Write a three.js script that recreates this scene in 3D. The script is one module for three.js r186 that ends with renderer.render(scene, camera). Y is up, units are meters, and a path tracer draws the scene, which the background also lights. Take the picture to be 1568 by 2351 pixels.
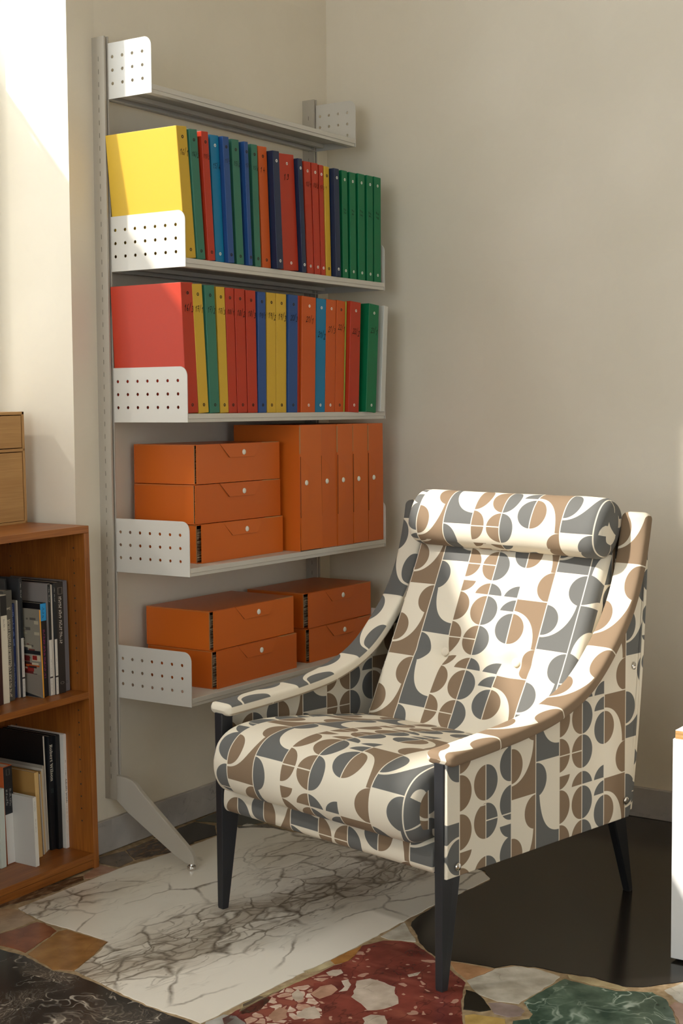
import * as THREE from 'three';
import { RoundedBoxGeometry } from 'three/addons/geometries/RoundedBoxGeometry.js';
import { mergeGeometries, toCreasedNormals } from 'three/addons/utils/BufferGeometryUtils.js';
import { ImprovedNoise } from 'three/addons/math/ImprovedNoise.js';

// ---------------------------------------------------------------- camera, sky, sun, exposure
const scene = new THREE.Scene();
const camera = new THREE.PerspectiveCamera(2 * Math.atan(1175.5 / 3317.5) * 180 / Math.PI, 1568 / 2351, 0.05, 60);
{
  const yaw = 0.5879, pitch = -0.0725, roll = -0.0064;
  const f = new THREE.Vector3(Math.cos(pitch) * Math.cos(yaw), Math.sin(pitch), -Math.cos(pitch) * Math.sin(yaw));
  const r = new THREE.Vector3(Math.sin(yaw), 0, Math.cos(yaw)), u = new THREE.Vector3().crossVectors(r, f);
  const r2 = r.clone().multiplyScalar(Math.cos(roll)).addScaledVector(u, Math.sin(roll));
  const u2 = u.clone().multiplyScalar(Math.cos(roll)).addScaledVector(r, -Math.sin(roll));
  camera.position.set(-2.7959, 1.1741, 2.6153);
  camera.quaternion.setFromRotationMatrix(new THREE.Matrix4().makeBasis(r2, u2, f.clone().negate()));
}
scene.add(camera);
scene.background = new THREE.Color(0.82, 0.91, 1.0);          // bright even sky, seen through the windows only
scene.backgroundIntensity = 3.7;
const sun = new THREE.DirectionalLight(new THREE.Color(1.0, 0.955, 0.89), 4.3);
sun.position.set(-4, 4.85, -4.18); sun.target.position.set(0, 0, 0);  // comes in through the window of the niche, from the left behind the shelves
sun.castShadow = true; sun.shadow.radius = 3.5; sun.shadow.mapSize.set(2048, 2048); sun.shadow.bias = -0.0005;
Object.assign(sun.shadow.camera, { left: -5, right: 5, top: 5, bottom: -5, near: 0.5, far: 20 });
scene.add(sun, sun.target);
const renderer = new THREE.WebGLRenderer({ antialias: true });
renderer.toneMapping = THREE.LinearToneMapping;
renderer.toneMappingExposure = 1.47;
renderer.shadowMap.enabled = true;

// ---------------------------------------------------------------- helpers
let seed = 7;
const rnd = () => { seed = (seed * 1664525 + 1013904223) >>> 0; return seed / 4294967296; };
const V = (x, y, z) => new THREE.Vector3(x, y, z);
const used = new Map();
function numbered(n) { const k = used.get(n) ?? 0; used.set(n, k + 1); return k ? n + '_' + String(k).padStart(3, '0') : n; }
function shadows(o) { o.castShadow = true; o.receiveShadow = true; return o; }
function mesh(name, geo, mat, parent) {
  const m = shadows(new THREE.Mesh(Array.isArray(geo) ? mergeGeometries(geo.map((g) => (g.index ? g.toNonIndexed() : g))) : geo, mat));
  m.name = parent ? name : numbered(name);
  (parent ?? scene).add(m);
  return m;
}
function tag(o, label, category, group) { o.userData = { label, category }; if (group) o.userData.group = group; return o; }
function thing(name, label, category, group) { const o = new THREE.Group(); o.name = numbered(name); scene.add(o); return tag(o, label, category, group); }
function struct(name, geo, mat, parent) { const m = mesh(name, geo, mat, parent); if (!parent) m.userData.kind = 'structure'; return m; }
// uv in metres, projected along the main direction of each face; grain = the axis that the u coordinate follows
function boxUV(g, grain = 'x') {
  g = g.index ? g.toNonIndexed() : g;
  const p = g.attributes.position, n = g.attributes.normal, uv = new Float32Array(p.count * 2);
  for (let t = 0; t < p.count; t += 3) {
    let nx = 0, ny = 0, nz = 0;
    for (let i = t; i < t + 3; i++) { nx += n.getX(i); ny += n.getY(i); nz += n.getZ(i); }
    const a = [Math.abs(nx), Math.abs(ny), Math.abs(nz)], k = a.indexOf(Math.max(...a));
    for (let i = t; i < t + 3; i++) {
      const c = { x: p.getX(i), y: p.getY(i), z: p.getZ(i) }, axes = ['x', 'y', 'z'].filter((q, j) => j !== k);
      const u = axes.includes(grain) ? grain : axes[0], v = axes.find((q) => q !== u);
      uv[i * 2] = c[u]; uv[i * 2 + 1] = c[v] + c['xyz'[k]] * 0.37;
    }
  }
  g.setAttribute('uv', new THREE.BufferAttribute(uv, 2));
  return g;
}
// box from corner to corner
function bx(x0, y0, z0, x1, y1, z1, r = 0.0015, grain = 'x', seg = 2) {
  const w = Math.abs(x1 - x0), h = Math.abs(y1 - y0), d = Math.abs(z1 - z0), rr = Math.min(r, w * 0.49, h * 0.49, d * 0.49);
  const g = rr > 0.0002 ? new RoundedBoxGeometry(w, h, d, seg, rr) : new THREE.BoxGeometry(w, h, d);
  g.translate((x0 + x1) / 2, (y0 + y1) / 2, (z0 + z1) / 2);
  return boxUV(g, grain);
}
function extrude(pts, depth, bevel = 0, holes, seg = 8) {
  const s = pts instanceof THREE.Shape ? pts : new THREE.Shape(pts.map((p) => new THREE.Vector2(p[0], p[1])));
  if (holes) s.holes = holes;
  return new THREE.ExtrudeGeometry(s, { depth: depth - 2 * bevel, bevelEnabled: bevel > 0, bevelThickness: bevel, bevelSize: bevel, bevelOffset: -bevel, bevelSegments: 2, curveSegments: seg });
}
// textures
const noise = new ImprovedNoise();
const N3 = (x, y, z = 0) => noise.noise(x, y, z);
function fbm(x, y, z = 0, o = 4) { let s = 0, a = 0.5, f = 1; for (let i = 0; i < o; i++) { s += a * N3(x * f, y * f, z + i * 7.3); a *= 0.5; f *= 2.03; } return s; }
function hash(i, j, k) { let h = (i * 374761393 + j * 668265263 + k * 974711) | 0; h = Math.imul(h ^ (h >>> 13), 1274126177); return ((h ^ (h >>> 16)) >>> 0) / 4294967296; }
function cells(x, y, k) {  // distances to the nearest and the second nearest cell centre, and the nearest cell's number
  const ix = Math.floor(x), iy = Math.floor(y); let a = 9, b = 9, id = 0;
  for (let i = -1; i <= 1; i++) for (let j = -1; j <= 1; j++) {
    const cx = ix + i + hash(ix + i, iy + j, k), cy = iy + j + hash(ix + i, iy + j, k + 1), d = Math.hypot(x - cx, y - cy);
    if (d < a) { b = a; a = d; id = hash(ix + i, iy + j, k + 2); } else if (d < b) b = d;
  }
  return [a, b, id];
}
const clamp = THREE.MathUtils.clamp, mix = (a, b, t) => a + (b - a) * t, sstep = (a, b, x) => THREE.MathUtils.smoothstep(x, a, b);
const mix3 = (a, b, t) => [mix(a[0], b[0], t), mix(a[1], b[1], t), mix(a[2], b[2], t)];
// a computed texture that spans sw x sh metres; paint(x, y) gets metres and returns sRGB 0..255
function tex(w, h, sw, sh, paint, color = true) {
  const d = new Uint8Array(w * h * 4);
  for (let j = 0; j < h; j++) for (let i = 0; i < w; i++) {
    const c = paint((i + 0.5) / w * sw, (j + 0.5) / h * sh), o = (j * w + i) * 4;
    for (let k = 0; k < 3; k++) d[o + k] = clamp(Math.round(Array.isArray(c) ? c[k] : c), 0, 255);
    d[o + 3] = 255;
  }
  const t = new THREE.DataTexture(d, w, h);
  t.wrapS = t.wrapT = THREE.RepeatWrapping; t.magFilter = THREE.LinearFilter; t.minFilter = THREE.LinearMipmapLinearFilter; t.generateMipmaps = true;
  if (color) t.colorSpace = THREE.SRGBColorSpace;
  t.repeat.set(1 / sw, 1 / sh); t.needsUpdate = true;
  return t;
}
function canvasTex(c, color = true) {
  const t = new THREE.CanvasTexture(c);
  t.wrapS = t.wrapT = THREE.RepeatWrapping; t.magFilter = THREE.LinearFilter; t.anisotropy = 8;
  if (color) t.colorSpace = THREE.SRGBColorSpace;
  return t;
}
const mat = (o) => new THREE.MeshPhysicalMaterial({ roughness: 0.6, ...o });

// ---------------------------------------------------------------- materials
const grainTex = tex(256, 256, 0.12, 0.12, (x, y) => 128 + 190 * fbm(x * 260, y * 260, 3, 3), false);      // fine all-purpose relief
const plasterBump = tex(512, 512, 1.6, 1.6, (x, y) => 128 + 120 * fbm(x * 14, y * 14, 1, 5), false);
const plasterTone = tex(512, 512, 2.4, 2.4, (x, y) => { const n = fbm(x * 3.1, y * 3.1, 5, 5) * 9; return [228 + n, 217 + n, 196 + n * 1.1]; });
const M = {};
M.wall = mat({ map: plasterTone, roughness: 0.92, bumpMap: plasterBump, bumpScale: 0.0015 });
M.white = mat({ color: '#e9e7e2', roughness: 0.55 });
M.metal = mat({ color: '#cfc9bd', roughness: 0.42, bumpMap: grainTex, bumpScale: 0.00006 });               // grey-white lacquer of the shelving
M.upright = mat({ color: '#b4ab9b', roughness: 0.45, bumpMap: grainTex, bumpScale: 0.00006 });
M.slot = mat({ color: '#3a352e', roughness: 0.8 });
M.chrome = mat({ color: '#d8d5cf', metalness: 1, roughness: 0.16 });
M.black = mat({ color: '#1b1d20', roughness: 0.5 });
M.ebony = mat({ color: '#26272a', roughness: 0.42, bumpMap: grainTex, bumpScale: 0.00008 });
function wood(a, b, k, rough) {
  const t = tex(512, 512, 0.8, 0.5, (x, y) => {
    const w = fbm(x * 1.3, y * 9, k, 3) * 0.5, g = fbm(x * 9, y * 260, k + 3, 3), r = Math.sin((y * 46 + w * 9) * 2) * 0.5 + 0.5;
    return mix3(a, b, clamp(0.42 + g * 0.75 + (r - 0.5) * 0.22 + fbm(x * 3, y * 12, k, 2) * 0.4, 0, 1));
  });
  return mat({ map: t, roughness: rough, bumpMap: grainTex, bumpScale: 0.00005, clearcoat: 0.15, clearcoatRoughness: 0.35 });
}
M.cherry = wood([170, 102, 38], [118, 62, 15], 11, 0.42);
M.paleWood = wood([194, 150, 92], [168, 122, 68], 23, 0.6);
M.ply = wood([222, 180, 120], [188, 140, 82], 31, 0.6);
M.paper = mat({ color: '#d9cfb8', roughness: 0.95 });

// stones of the floor; the uv of a stone is metres on the floor
const polish = { roughness: 0.2, specularIntensity: 0.8 };
const vein = (n, w) => Math.exp(-((n / w) ** 2));                    // the line along which a smooth noise is zero
M.marble = mat({ ...polish, map: tex(1536, 1152, 1.4, 1.1, (x, y) => {
  // bands of broken fragments outlined by grey-brown veins, running along the slab, on a cream ground
  const X = x - 0.72, w1 = fbm(x * 2.6, y * 2.6, 2, 3) * 0.12, w2 = fbm(x * 2.6, y * 2.6, 9, 3) * 0.10, f1 = fbm(x * 13, y * 13, 12, 4) * 0.03, f2 = fbm(x * 13, y * 13, 19, 4) * 0.026;
  const along = X + w1 + f1 + y * 0.25, across = y + w2 + f2 - X * 0.14;
  const band = 1.1 * Math.exp(-(((across - 0.655) / 0.14) ** 2)) + 0.7 * Math.exp(-(((across - 0.22) / 0.09) ** 2)) * (1 - sstep(-0.25, 0.2, X)) + 0.55 * Math.exp(-(((across - 0.40) / 0.12) ** 2)) * sstep(-0.15, 0.3, X);
  const dens = clamp(band + fbm(x * 4, y * 4, 21, 3) * 0.5 - 0.08, 0, 1.2);
  const edge = (A, B, w) => 1 - clamp((B - A) / w, 0, 1);
  const [a, b, id] = cells(along * 8.5, across * 19, 41), [a2, b2, id2] = cells(along * 16 + 5, across * 33, 15), [a3, b3] = cells(along * 3.1 + 1.3, across * 5.2 + 0.4, 8);
  const n9 = clamp(fbm(x * 10, y * 10, 4, 3) + 0.25, 0, 0.8);
  let v = edge(a, b, 0.06 + 0.34 * n9) ** 1.2 * clamp(dens * 2.4 - 0.55, 0, 1);
  v = Math.max(v, edge(a2, b2, 0.10 + 0.3 * n9) ** 1.2 * 0.85 * clamp(dens * 2.6 - 1.5, 0, 1));
  v = Math.max(v, edge(a3, b3, 0.03 + 0.07 * n9) * clamp(0.28 + fbm(x * 6, y * 6, 31, 3) * 2, 0, 0.8));
  v = Math.max(v, vein(fbm(along * 3 + 9, across * 16, 51, 4), 0.010) * 0.55 * clamp(dens * 2 - 0.1, 0, 1));
  const tone = clamp(dens * 1.7 - 0.5, 0, 1) * (id * 0.5 + id2 * 0.35) + clamp(dens * 0.3 * (0.4 + fbm(x * 16, y * 30, 14, 4) * 1.8), 0, 0.5);
  return mix3(mix3([236, 228, 213], [162, 148, 130], clamp(tone, 0, 0.75)), [112, 101, 88], clamp(v * (0.95 + fbm(x * 60, y * 60, 6, 3) * 0.8), 0, 0.95));
}) });
M.blackvein = mat({ ...polish, map: tex(768, 768, 0.9, 0.9, (x, y) => {
  const wx = fbm(x * 6, y * 6, 2, 4) * 0.14, wy = fbm(x * 6, y * 6, 5, 4) * 0.14, u = x + wx, v0 = y + wy;
  const cloud = clamp(fbm(x * 3.4 + 3, y * 5, 3, 5) * 2.6 + 0.12, 0, 1), net = Math.max(vein(fbm(u * 22, v0 * 30, 8, 3), 0.022), vein(fbm(u * 46, v0 * 60, 28, 2), 0.03) * 0.8) * cloud;
  const bold = vein(fbm(u * 7 + 3, v0 * 9, 18, 4), 0.011) * clamp(0.35 + fbm(x * 9, y * 9, 8, 3) * 2.2, 0, 1);
  return mix3(mix3([44, 40, 37], [128, 112, 96], cloud * 0.62), [206, 194, 176], clamp(bold + net * 0.75, 0, 0.9));
}) });
M.blackstone = mat({ roughness: 0.17, specularIntensity: 1, map: tex(512, 512, 0.7, 0.7, (x, y) => { const n = fbm(x * 60, y * 60, 2, 3) * 10, s = hash(Math.round(x * 731), Math.round(y * 731), 3) > 0.9985 ? 40 : 0; return [36 + n + s, 32 + n + s, 28 + n + s]; }) });
M.red = mat({ ...polish, map: tex(768, 768, 0.7, 0.7, (x, y) => {
  const n = fbm(x * 12, y * 12, 4, 5), s = fbm(x * 26 + 4, y * 9, 9, 3), w = fbm(x * 20, y * 20, 2, 3) * 0.03, [a, b, id] = cells((x + w) * 30, (y + w) * 30, 9), [a2, b2, id2] = cells((x - w) * 75, (y + w) * 75, 19);
  let c = mix3([139, 66, 55], [98, 42, 38], clamp(0.5 + n * 1.5, 0, 1));
  c = mix3(c, [172, 100, 78], clamp(s * 1.2, 0, 0.6));
  c = mix3(c, [78, 34, 32], 0.6 * vein(fbm(x * 9 + w * 3, y * 14, 44, 4), 0.014));
  if (id > 0.9 && a < 0.3) c = mix3(c, [206, 170, 148], 0.75);
  return id2 > 0.93 && a2 < 0.32 ? mix3(c, [214, 176, 150], 0.75) : c;
}) });
M.breccia = mat({ ...polish, map: tex(512, 512, 0.4, 0.4, (x, y) => {     // rosy breccia: small pale fragments in a reddish paste
  const w = fbm(x * 22, y * 22, 2, 3) * 0.02, [a, b, id] = cells((x + w) * 38, (y + w) * 38, 9);
  return b - a < 0.14 + 0.3 * clamp(fbm(x * 16, y * 16, 17, 3) + 0.1, 0, 1) || id < 0.25 ? mix3([150, 82, 66], [116, 56, 50], id) : mix3([226, 206, 188], [186, 140, 118], clamp(id * 1.3 - 0.2 + fbm(x * 60, y * 60, 7, 3), 0, 1));
}) });
M.green = mat({ ...polish, map: tex(768, 768, 0.7, 0.7, (x, y) => {
  const wx = fbm(x * 7, y * 7, 2, 4) * 0.13, wy = fbm(x * 7, y * 7, 7, 4) * 0.13, u = x + wx, v0 = y + wy, n = fbm(x * 18, y * 18, 4, 5), p = fbm(x * 44, y * 44, 14, 3);
  const v = Math.max(vein(fbm(u * 5 - v0 * 4, v0 * 9, 25, 3), 0.016), vein(fbm(u * 12, v0 * 9 + u * 4, 65, 3), 0.014) * 0.8) * clamp(0.55 + fbm(x * 10, y * 10, 18, 3) * 1.8, 0, 1);
  return mix3(mix3(mix3([104, 124, 106], [54, 76, 63], clamp(0.5 + n * 1.6, 0, 1)), [30, 42, 36], clamp(p * 3 - 0.9, 0, 0.8)), [214, 224, 210], clamp(v, 0, 0.9));
}) });
const mottle = tex(512, 512, 0.5, 0.5, (x, y) => {
  const n = fbm(x * 22, y * 22, 4, 5) * 60, [a, b] = cells(x * 16 + n * 0.01, y * 24, 3), v = (1 - sstep(0, 0.04, b - a)) * clamp(fbm(x * 10, y * 10, 7, 3) * 3, 0, 1) * 45;
  return [215 + n - v, 213 + n * 1.1 - v, 208 + n * 1.2 - v];
});
const plain = { beige: '#c3a485', rust: '#a4603f', tan: '#b98752', cream: '#d9c69c', ochre: '#c98d4c', greybrown: '#7b6a5a', greywhite: '#cfccc6', palepink: '#e6d3c2', rosewhite: '#d6a78e', white: '#e4dccd', peach: '#d3a075', black: '#2f2b25', lilac: '#b9a49e', yellow: '#e2bd72', rose: '#c79d86', brown: '#6f5743', greenish: '#4f5347' };
for (const k in plain) M['s_' + k] = mat({ ...polish, map: mottle, color: plain[k] });
M.s_brown = mat({ ...polish, map: tex(512, 512, 0.4, 0.4, (x, y) => { const n = fbm(x * 30, y * 80, 4, 4); return mix3([126, 102, 80], [62, 46, 36], clamp(0.5 + n * 1.8, 0, 1)); }) });
M.mortar = mat({ roughness: 0.75, map: tex(512, 512, 0.6, 0.6, (x, y) => { const n = fbm(x * 60, y * 60, 4, 4) * 60; return [158 + n, 134 + n, 100 + n]; }) });
M.baseMarble = mat({ roughness: 0.35, map: tex(768, 256, 1.2, 0.4, (x, y) => {
  const n = fbm(x * 8, y * 8, 4, 5), [a, b] = cells(x * 9 + n, y * 12 + n * 2 + x * 4, 8), v = (1 - sstep(0, 0.05, b - a)) * clamp(0.2 + fbm(x * 9, y * 9, 5, 3) * 2, 0, 1);
  return mix3(mix3([186, 180, 172], [160, 154, 148], clamp(0.5 + n * 1.6, 0, 1)), [116, 110, 104], v * 0.6);
}) });

// ---------------------------------------------------------------- the room
const XB = 1.058, ZF = 5.6, XL = -5.2, H = 4.0, NX = -0.1, NL = -1.95, NZ = -0.25, SILL = 0.9, HEAD = 2.98;
const wallBox = (x0, y0, z0, x1, y1, z1) => bx(x0, y0, z0, x1, y1, z1, 0);
struct('wall_back', [wallBox(NX, -0.05, -0.4, XB + 0.3, H + 0.2, 0)], M.wall);                       // the wall behind the shelves; its left end is the reveal of the window niche
struct('wall_niche', [wallBox(NL, -0.05, -0.4, NX, SILL - 0.03, NZ), wallBox(NL, HEAD, -0.4, NX, H + 0.2, 0)], M.wall);
struct('wall_back_left', [wallBox(XL - 0.3, -0.05, -0.4, NL, H + 0.2, 0)], M.wall);
struct('wall_right', [wallBox(XB, -0.05, 0, XB + 0.3, H + 0.2, ZF + 0.3)], M.wall);
const WZ0 = 0.8, WZ1 = 3.0, WY0 = 0.8, WY1 = 2.9;                                                    // one window in the left wall, out of the picture
struct('wall_left', [wallBox(XL - 0.3, -0.05, 0, XL, WY0, ZF + 0.3), wallBox(XL - 0.3, WY1, 0, XL, H + 0.2, ZF + 0.3), wallBox(XL - 0.3, WY0, 0, XL, WY1, WZ0), wallBox(XL - 0.3, WY0, WZ1, XL, WY1, ZF + 0.3)], M.wall);
const DX0 = -4.2, DX1 = -2.6, DY1 = 2.7;                                                              // a glazed door to the terrace behind the camera
struct('wall_front', [wallBox(XL, DY1, ZF, XB, H + 0.2, ZF + 0.3), wallBox(XL, -0.05, ZF, DX0, DY1, ZF + 0.3), wallBox(DX1, -0.05, ZF, XB, DY1, ZF + 0.3)], M.wall);
struct('ceiling', wallBox(XL, H, 0, XB, H + 0.2, ZF), M.wall);
struct('window_1', [wallBox(NL, SILL - 0.03, -0.36, NX, SILL, NZ + 0.02), wallBox(NL, HEAD - 0.05, -0.33, NX, HEAD, -0.27), wallBox(NX - 0.05, SILL, -0.33, NX, HEAD - 0.05, -0.27), wallBox(NL, SILL, -0.33, NL + 0.05, HEAD - 0.05, -0.27)], M.white);
struct('window_2', [wallBox(XL - 0.2, WY0, WZ0, XL - 0.14, WY0 + 0.05, WZ1), wallBox(XL - 0.2, WY1 - 0.05, WZ0, XL - 0.14, WY1, WZ1), wallBox(XL - 0.2, WY0 + 0.05, 1.87, XL - 0.14, WY1 - 0.05, 1.93)], M.white);
struct('door_1', [wallBox(DX0, DY1 - 0.06, ZF + 0.1, DX1, DY1, ZF + 0.16), wallBox(DX0, 0, ZF + 0.1, DX0 + 0.07, DY1 - 0.06, ZF + 0.16), wallBox(DX1 - 0.07, 0, ZF + 0.1, DX1, DY1 - 0.06, ZF + 0.16)], M.white);
{ // sheer half curtain across the lower part of the niche window: it thins the sun below its rod
  const g = new THREE.PlaneGeometry(1.79, 1.13, 240, 2), p = g.attributes.position;
  for (let i = 0; i < p.count; i++) p.setZ(i, 0.010 * Math.sin(p.getX(i) * 62) + 0.004 * Math.sin(p.getX(i) * 23));
  g.computeVertexNormals();
  const c = thing('half_curtain', 'sheer white half curtain hung across the lower window of the niche', 'curtain');
  c.position.set(-1.03, 1.475, -0.262);
  mesh('fabric', g, mat({ color: '#f4f1ea', roughness: 1, transmission: 0.2, thickness: 0, opacity: 0.91, transparent: true, side: THREE.DoubleSide }), c);
  const rod = new THREE.CylinderGeometry(0.006, 0.006, 1.79, 10); rod.rotateZ(Math.PI / 2); rod.translate(0, 0.565, 0);
  mesh('rod', rod, M.chrome, c);
}
// baseboards: grey marble with a small rounded top edge
const BB = 0.087;
struct('baseboard_back', [bx(NX + 0.001, 0, 0, XB - 0.012, BB, 0.012, 0.003)], M.baseMarble);
struct('baseboard_right', [bx(XB - 0.012, 0, 0, XB, BB, ZF, 0.003, 'z')], M.baseMarble);

// floor: old marble slabs and offcuts set in mortar; every stone is a piece of its own
const floor = struct('floor', wallBox(XL - 0.3, -0.12, -0.4, XB + 0.3, -0.0014, ZF + 0.3), M.mortar);
function stone(name, m, p, top = 0, rough = 0.0022) {
  const pts = [], n = p.length / 2; seed = 11 + n * 17 + Math.abs(Math.round(p[0] * 1000));
  for (let i = 0; i < n; i++) {
    const ax = p[i * 2], az = p[i * 2 + 1], j = (i + 1) % n, ex = p[j * 2], ez = p[j * 2 + 1], len = Math.hypot(ex - ax, ez - az), k = clamp(Math.round(len / 0.016), 1, 40);
    for (let s = 0; s < k; s++) {
      const t = s / k, x = mix(ax, ex, t), z = mix(az, ez, t), w = Math.min(rough, len * 0.06);
      pts.push(new THREE.Vector2(x + N3(x * 55, z * 55, 1) * w * 1.6 + (rnd() - 0.5) * w * 0.5, -(z + N3(x * 55, z * 55, 4) * w * 1.6 + (rnd() - 0.5) * w * 0.5)));
    }
  }
  if (THREE.ShapeUtils.area(pts) < 0) pts.reverse();
  const d = 0.012, g = new THREE.ExtrudeGeometry(new THREE.Shape(pts), { depth: d, bevelEnabled: true, bevelThickness: 0.0005, bevelSize: 0.0006, bevelOffset: -0.0006, bevelSegments: 1, steps: 1 });
  const q = g.attributes.position, uv = g.attributes.uv;
  for (let i = 0; i < q.count; i++) uv.setXY(i, q.getX(i) + 0.72, -q.getY(i));
  g.rotateX(-Math.PI / 2); g.translate(0, top - d - 0.0005, 0);
  return mesh(name, g, M[m], floor);
}
stone('stone', 'marble', [-0.449, 0.126, -0.473, 0.213, -0.483, 0.251, -0.483, 0.317, -0.486, 0.389, -0.492, 0.455, -0.547, 0.477, -0.653, 0.507, -0.667, 0.573, -0.691, 0.681, -0.701, 0.737, -0.708, 0.812, -0.707, 0.856, -0.712, 0.896, -0.588, 0.905, -0.421, 0.916, -0.252, 0.93, 0.094, 0.941, 0.19, 0.952, 0.341, 0.964, 0.383, 0.918, 0.402, 0.6, 0.398, 0.16, 0.26, 0.163, 0.1, 0.158, -0.09, 0.128]);
stone('stone', 's_beige', [-0.5, 0.076, -0.463, 0.111, -0.456, 0.132, -0.482, 0.218, -0.527, 0.222, -0.619, 0.206]);
stone('stone', 's_rust', [-0.629, 0.216, -0.577, 0.217, -0.531, 0.229, -0.491, 0.231, -0.487, 0.252, -0.507, 0.31, -0.559, 0.325, -0.638, 0.347, -0.634, 0.306, -0.64, 0.228]);
stone('stone', 's_tan', [-0.508, 0.316, -0.489, 0.323, -0.492, 0.395, -0.496, 0.453, -0.55, 0.473, -0.656, 0.508, -0.673, 0.465, -0.657, 0.41, -0.64, 0.356, -0.563, 0.332]);
stone('stone', 'blackvein', [-0.649, 0.239, -0.655, 0.286, -0.652, 0.358, -0.68, 0.471, -0.669, 0.522, -0.677, 0.58, -0.699, 0.685, -0.708, 0.741, -0.716, 0.816, -0.716, 0.861, -0.724, 0.892, -0.79, 0.957, -0.902, 0.784, -0.951, 0.567]);
stone('stone_chip', 's_greywhite', [-0.703, 0.9, -0.657, 0.907, -0.65, 0.931, -0.664, 0.966, -0.719, 1.016, -0.776, 0.945]);
stone('stone_chip', 's_cream', [-0.611, 0.915, -0.552, 0.922, -0.499, 0.922, -0.44, 0.93, -0.413, 0.942, -0.464, 0.941, -0.52, 0.926, -0.545, 0.914, -0.596, 0.909, -0.635, 0.927]);
stone('stone_chip', 's_ochre', [-0.318, 0.928, -0.271, 0.93, -0.21, 0.937, -0.244, 0.955, -0.299, 0.961, -0.329, 0.947]);
stone('stone_chip', 's_cream', [-0.398, 0.912, -0.35, 0.922, -0.324, 0.928, -0.334, 0.947, -0.376, 0.94, -0.4, 0.926]);
stone('stone_chip', 's_greybrown', [-0.639, 0.935, -0.599, 0.909, -0.549, 0.912, -0.546, 0.931, -0.559, 0.951, -0.598, 0.962, -0.623, 0.948]);
stone('stone', 'red', [-0.209, 0.939, -0.16, 0.962, -0.141, 0.997, -0.136, 1.026, -0.178, 1.095, -0.214, 1.151, -0.267, 1.226, -0.305, 1.242, -0.364, 1.27, -0.46, 1.327, -0.567, 1.386, -0.8, 1.024, -0.672, 0.917, -0.63, 0.917, -0.586, 0.925, -0.526, 0.931, -0.466, 0.936, -0.387, 0.947, -0.338, 0.95, -0.292, 0.963]);
stone('stone_chip', 'breccia', [-0.652, 0.957, -0.593, 0.953, -0.534, 0.938, -0.456, 0.935, -0.41, 0.956, -0.34, 0.967, -0.396, 0.983, -0.437, 0.972, -0.49, 0.995, -0.514, 1.036, -0.563, 1.076, -0.594, 1.062, -0.619, 1.036, -0.661, 1.035, -0.698, 0.995], 0.0002, 0.004);
stone('stone_chip', 's_palepink', [-0.38, 1.035, -0.355, 1.051, -0.356, 1.088, -0.366, 1.118, -0.431, 1.166, -0.467, 1.157, -0.49, 1.133, -0.471, 1.104, -0.453, 1.071], 0.0004, 0.004);
stone('stone_chip', 's_palepink', [-0.377, 0.957, -0.359, 0.961, -0.347, 0.975, -0.36, 0.989, -0.382, 0.986, -0.39, 0.972], 0.0004, 0.004);
stone('stone_chip', 's_palepink', [-0.397, 1.008, -0.382, 1.016, -0.402, 1.036, -0.432, 1.046, -0.446, 1.035, -0.419, 1.031], 0.0004, 0.004);
stone('stone_chip', 's_palepink', [-0.526, 1.143, -0.503, 1.149, -0.494, 1.173, -0.513, 1.194, -0.558, 1.213, -0.578, 1.183], 0.0004, 0.004);
stone('stone_chip', 's_palepink', [-0.55, 1.025, -0.53, 1.034, -0.552, 1.063, -0.571, 1.074, -0.588, 1.057, -0.587, 1.028], 0.0004, 0.004);
stone('stone_chip', 's_rosewhite', [-0.487, 0.992, -0.447, 0.988, -0.423, 1.002, -0.436, 1.028, -0.468, 1.032, -0.496, 1.022], 0.0004, 0.004);
stone('stone_chip', 's_palepink', [-0.297, 1.106, -0.269, 1.121, -0.287, 1.126, -0.306, 1.115], 0.0004, 0.004);
stone('stone_chip', 's_palepink', [-0.506, 0.96, -0.48, 0.958, -0.496, 0.985, -0.519, 0.999, -0.533, 0.988], 0.0004, 0.004);
stone('stone_chip', 's_rosewhite', [-0.595, 0.979, -0.57, 0.979, -0.573, 1.003, -0.605, 1.02, -0.633, 1.014, -0.621, 0.987], 0.0004, 0.004);
stone('stone', 's_white', [-0.141, 0.944, -0.037, 0.943, -0.126, 1.026, -0.147, 0.966]);
stone('stone', 'blackstone', [-0.026, 0.954, 0.003, 0.948, 0.083, 0.947, 0.191, 0.955, 0.331, 0.969, 0.384, 0.926, 0.41, 0.6, 0.425, 0.25, 0.5, 0.09, 0.6, 0.02, 1.05, 0.02, 1.05, 2.6, 0.45, 2.5, 0.12, 1.9, -0.021, 1.597, -0.065, 1.563, -0.094, 1.539, -0.112, 1.499, -0.1, 1.436, -0.113, 1.372, -0.115, 1.31, -0.13, 1.264, -0.164, 1.239, -0.169, 1.187, -0.179, 1.14, -0.175, 1.099, -0.149, 1.063, -0.124, 1.034, -0.08, 0.997, -0.047, 0.965]);
stone('stone', 's_peach', [-0.186, 1.143, -0.177, 1.191, -0.176, 1.241, -0.206, 1.235, -0.25, 1.221, -0.222, 1.179]);
stone('stone', 's_white', [-0.255, 1.224, -0.209, 1.238, -0.168, 1.244, -0.135, 1.272, -0.122, 1.31, -0.132, 1.374, -0.17, 1.377, -0.235, 1.371, -0.302, 1.363, -0.313, 1.324, -0.303, 1.279, -0.282, 1.249]);
stone('stone', 's_black', [-0.299, 1.245, -0.298, 1.267, -0.321, 1.299, -0.356, 1.333, -0.376, 1.317, -0.382, 1.285]);
stone('stone', 's_lilac', [-0.331, 1.313, -0.316, 1.332, -0.311, 1.365, -0.325, 1.39, -0.349, 1.394, -0.369, 1.376, -0.369, 1.346]);
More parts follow.
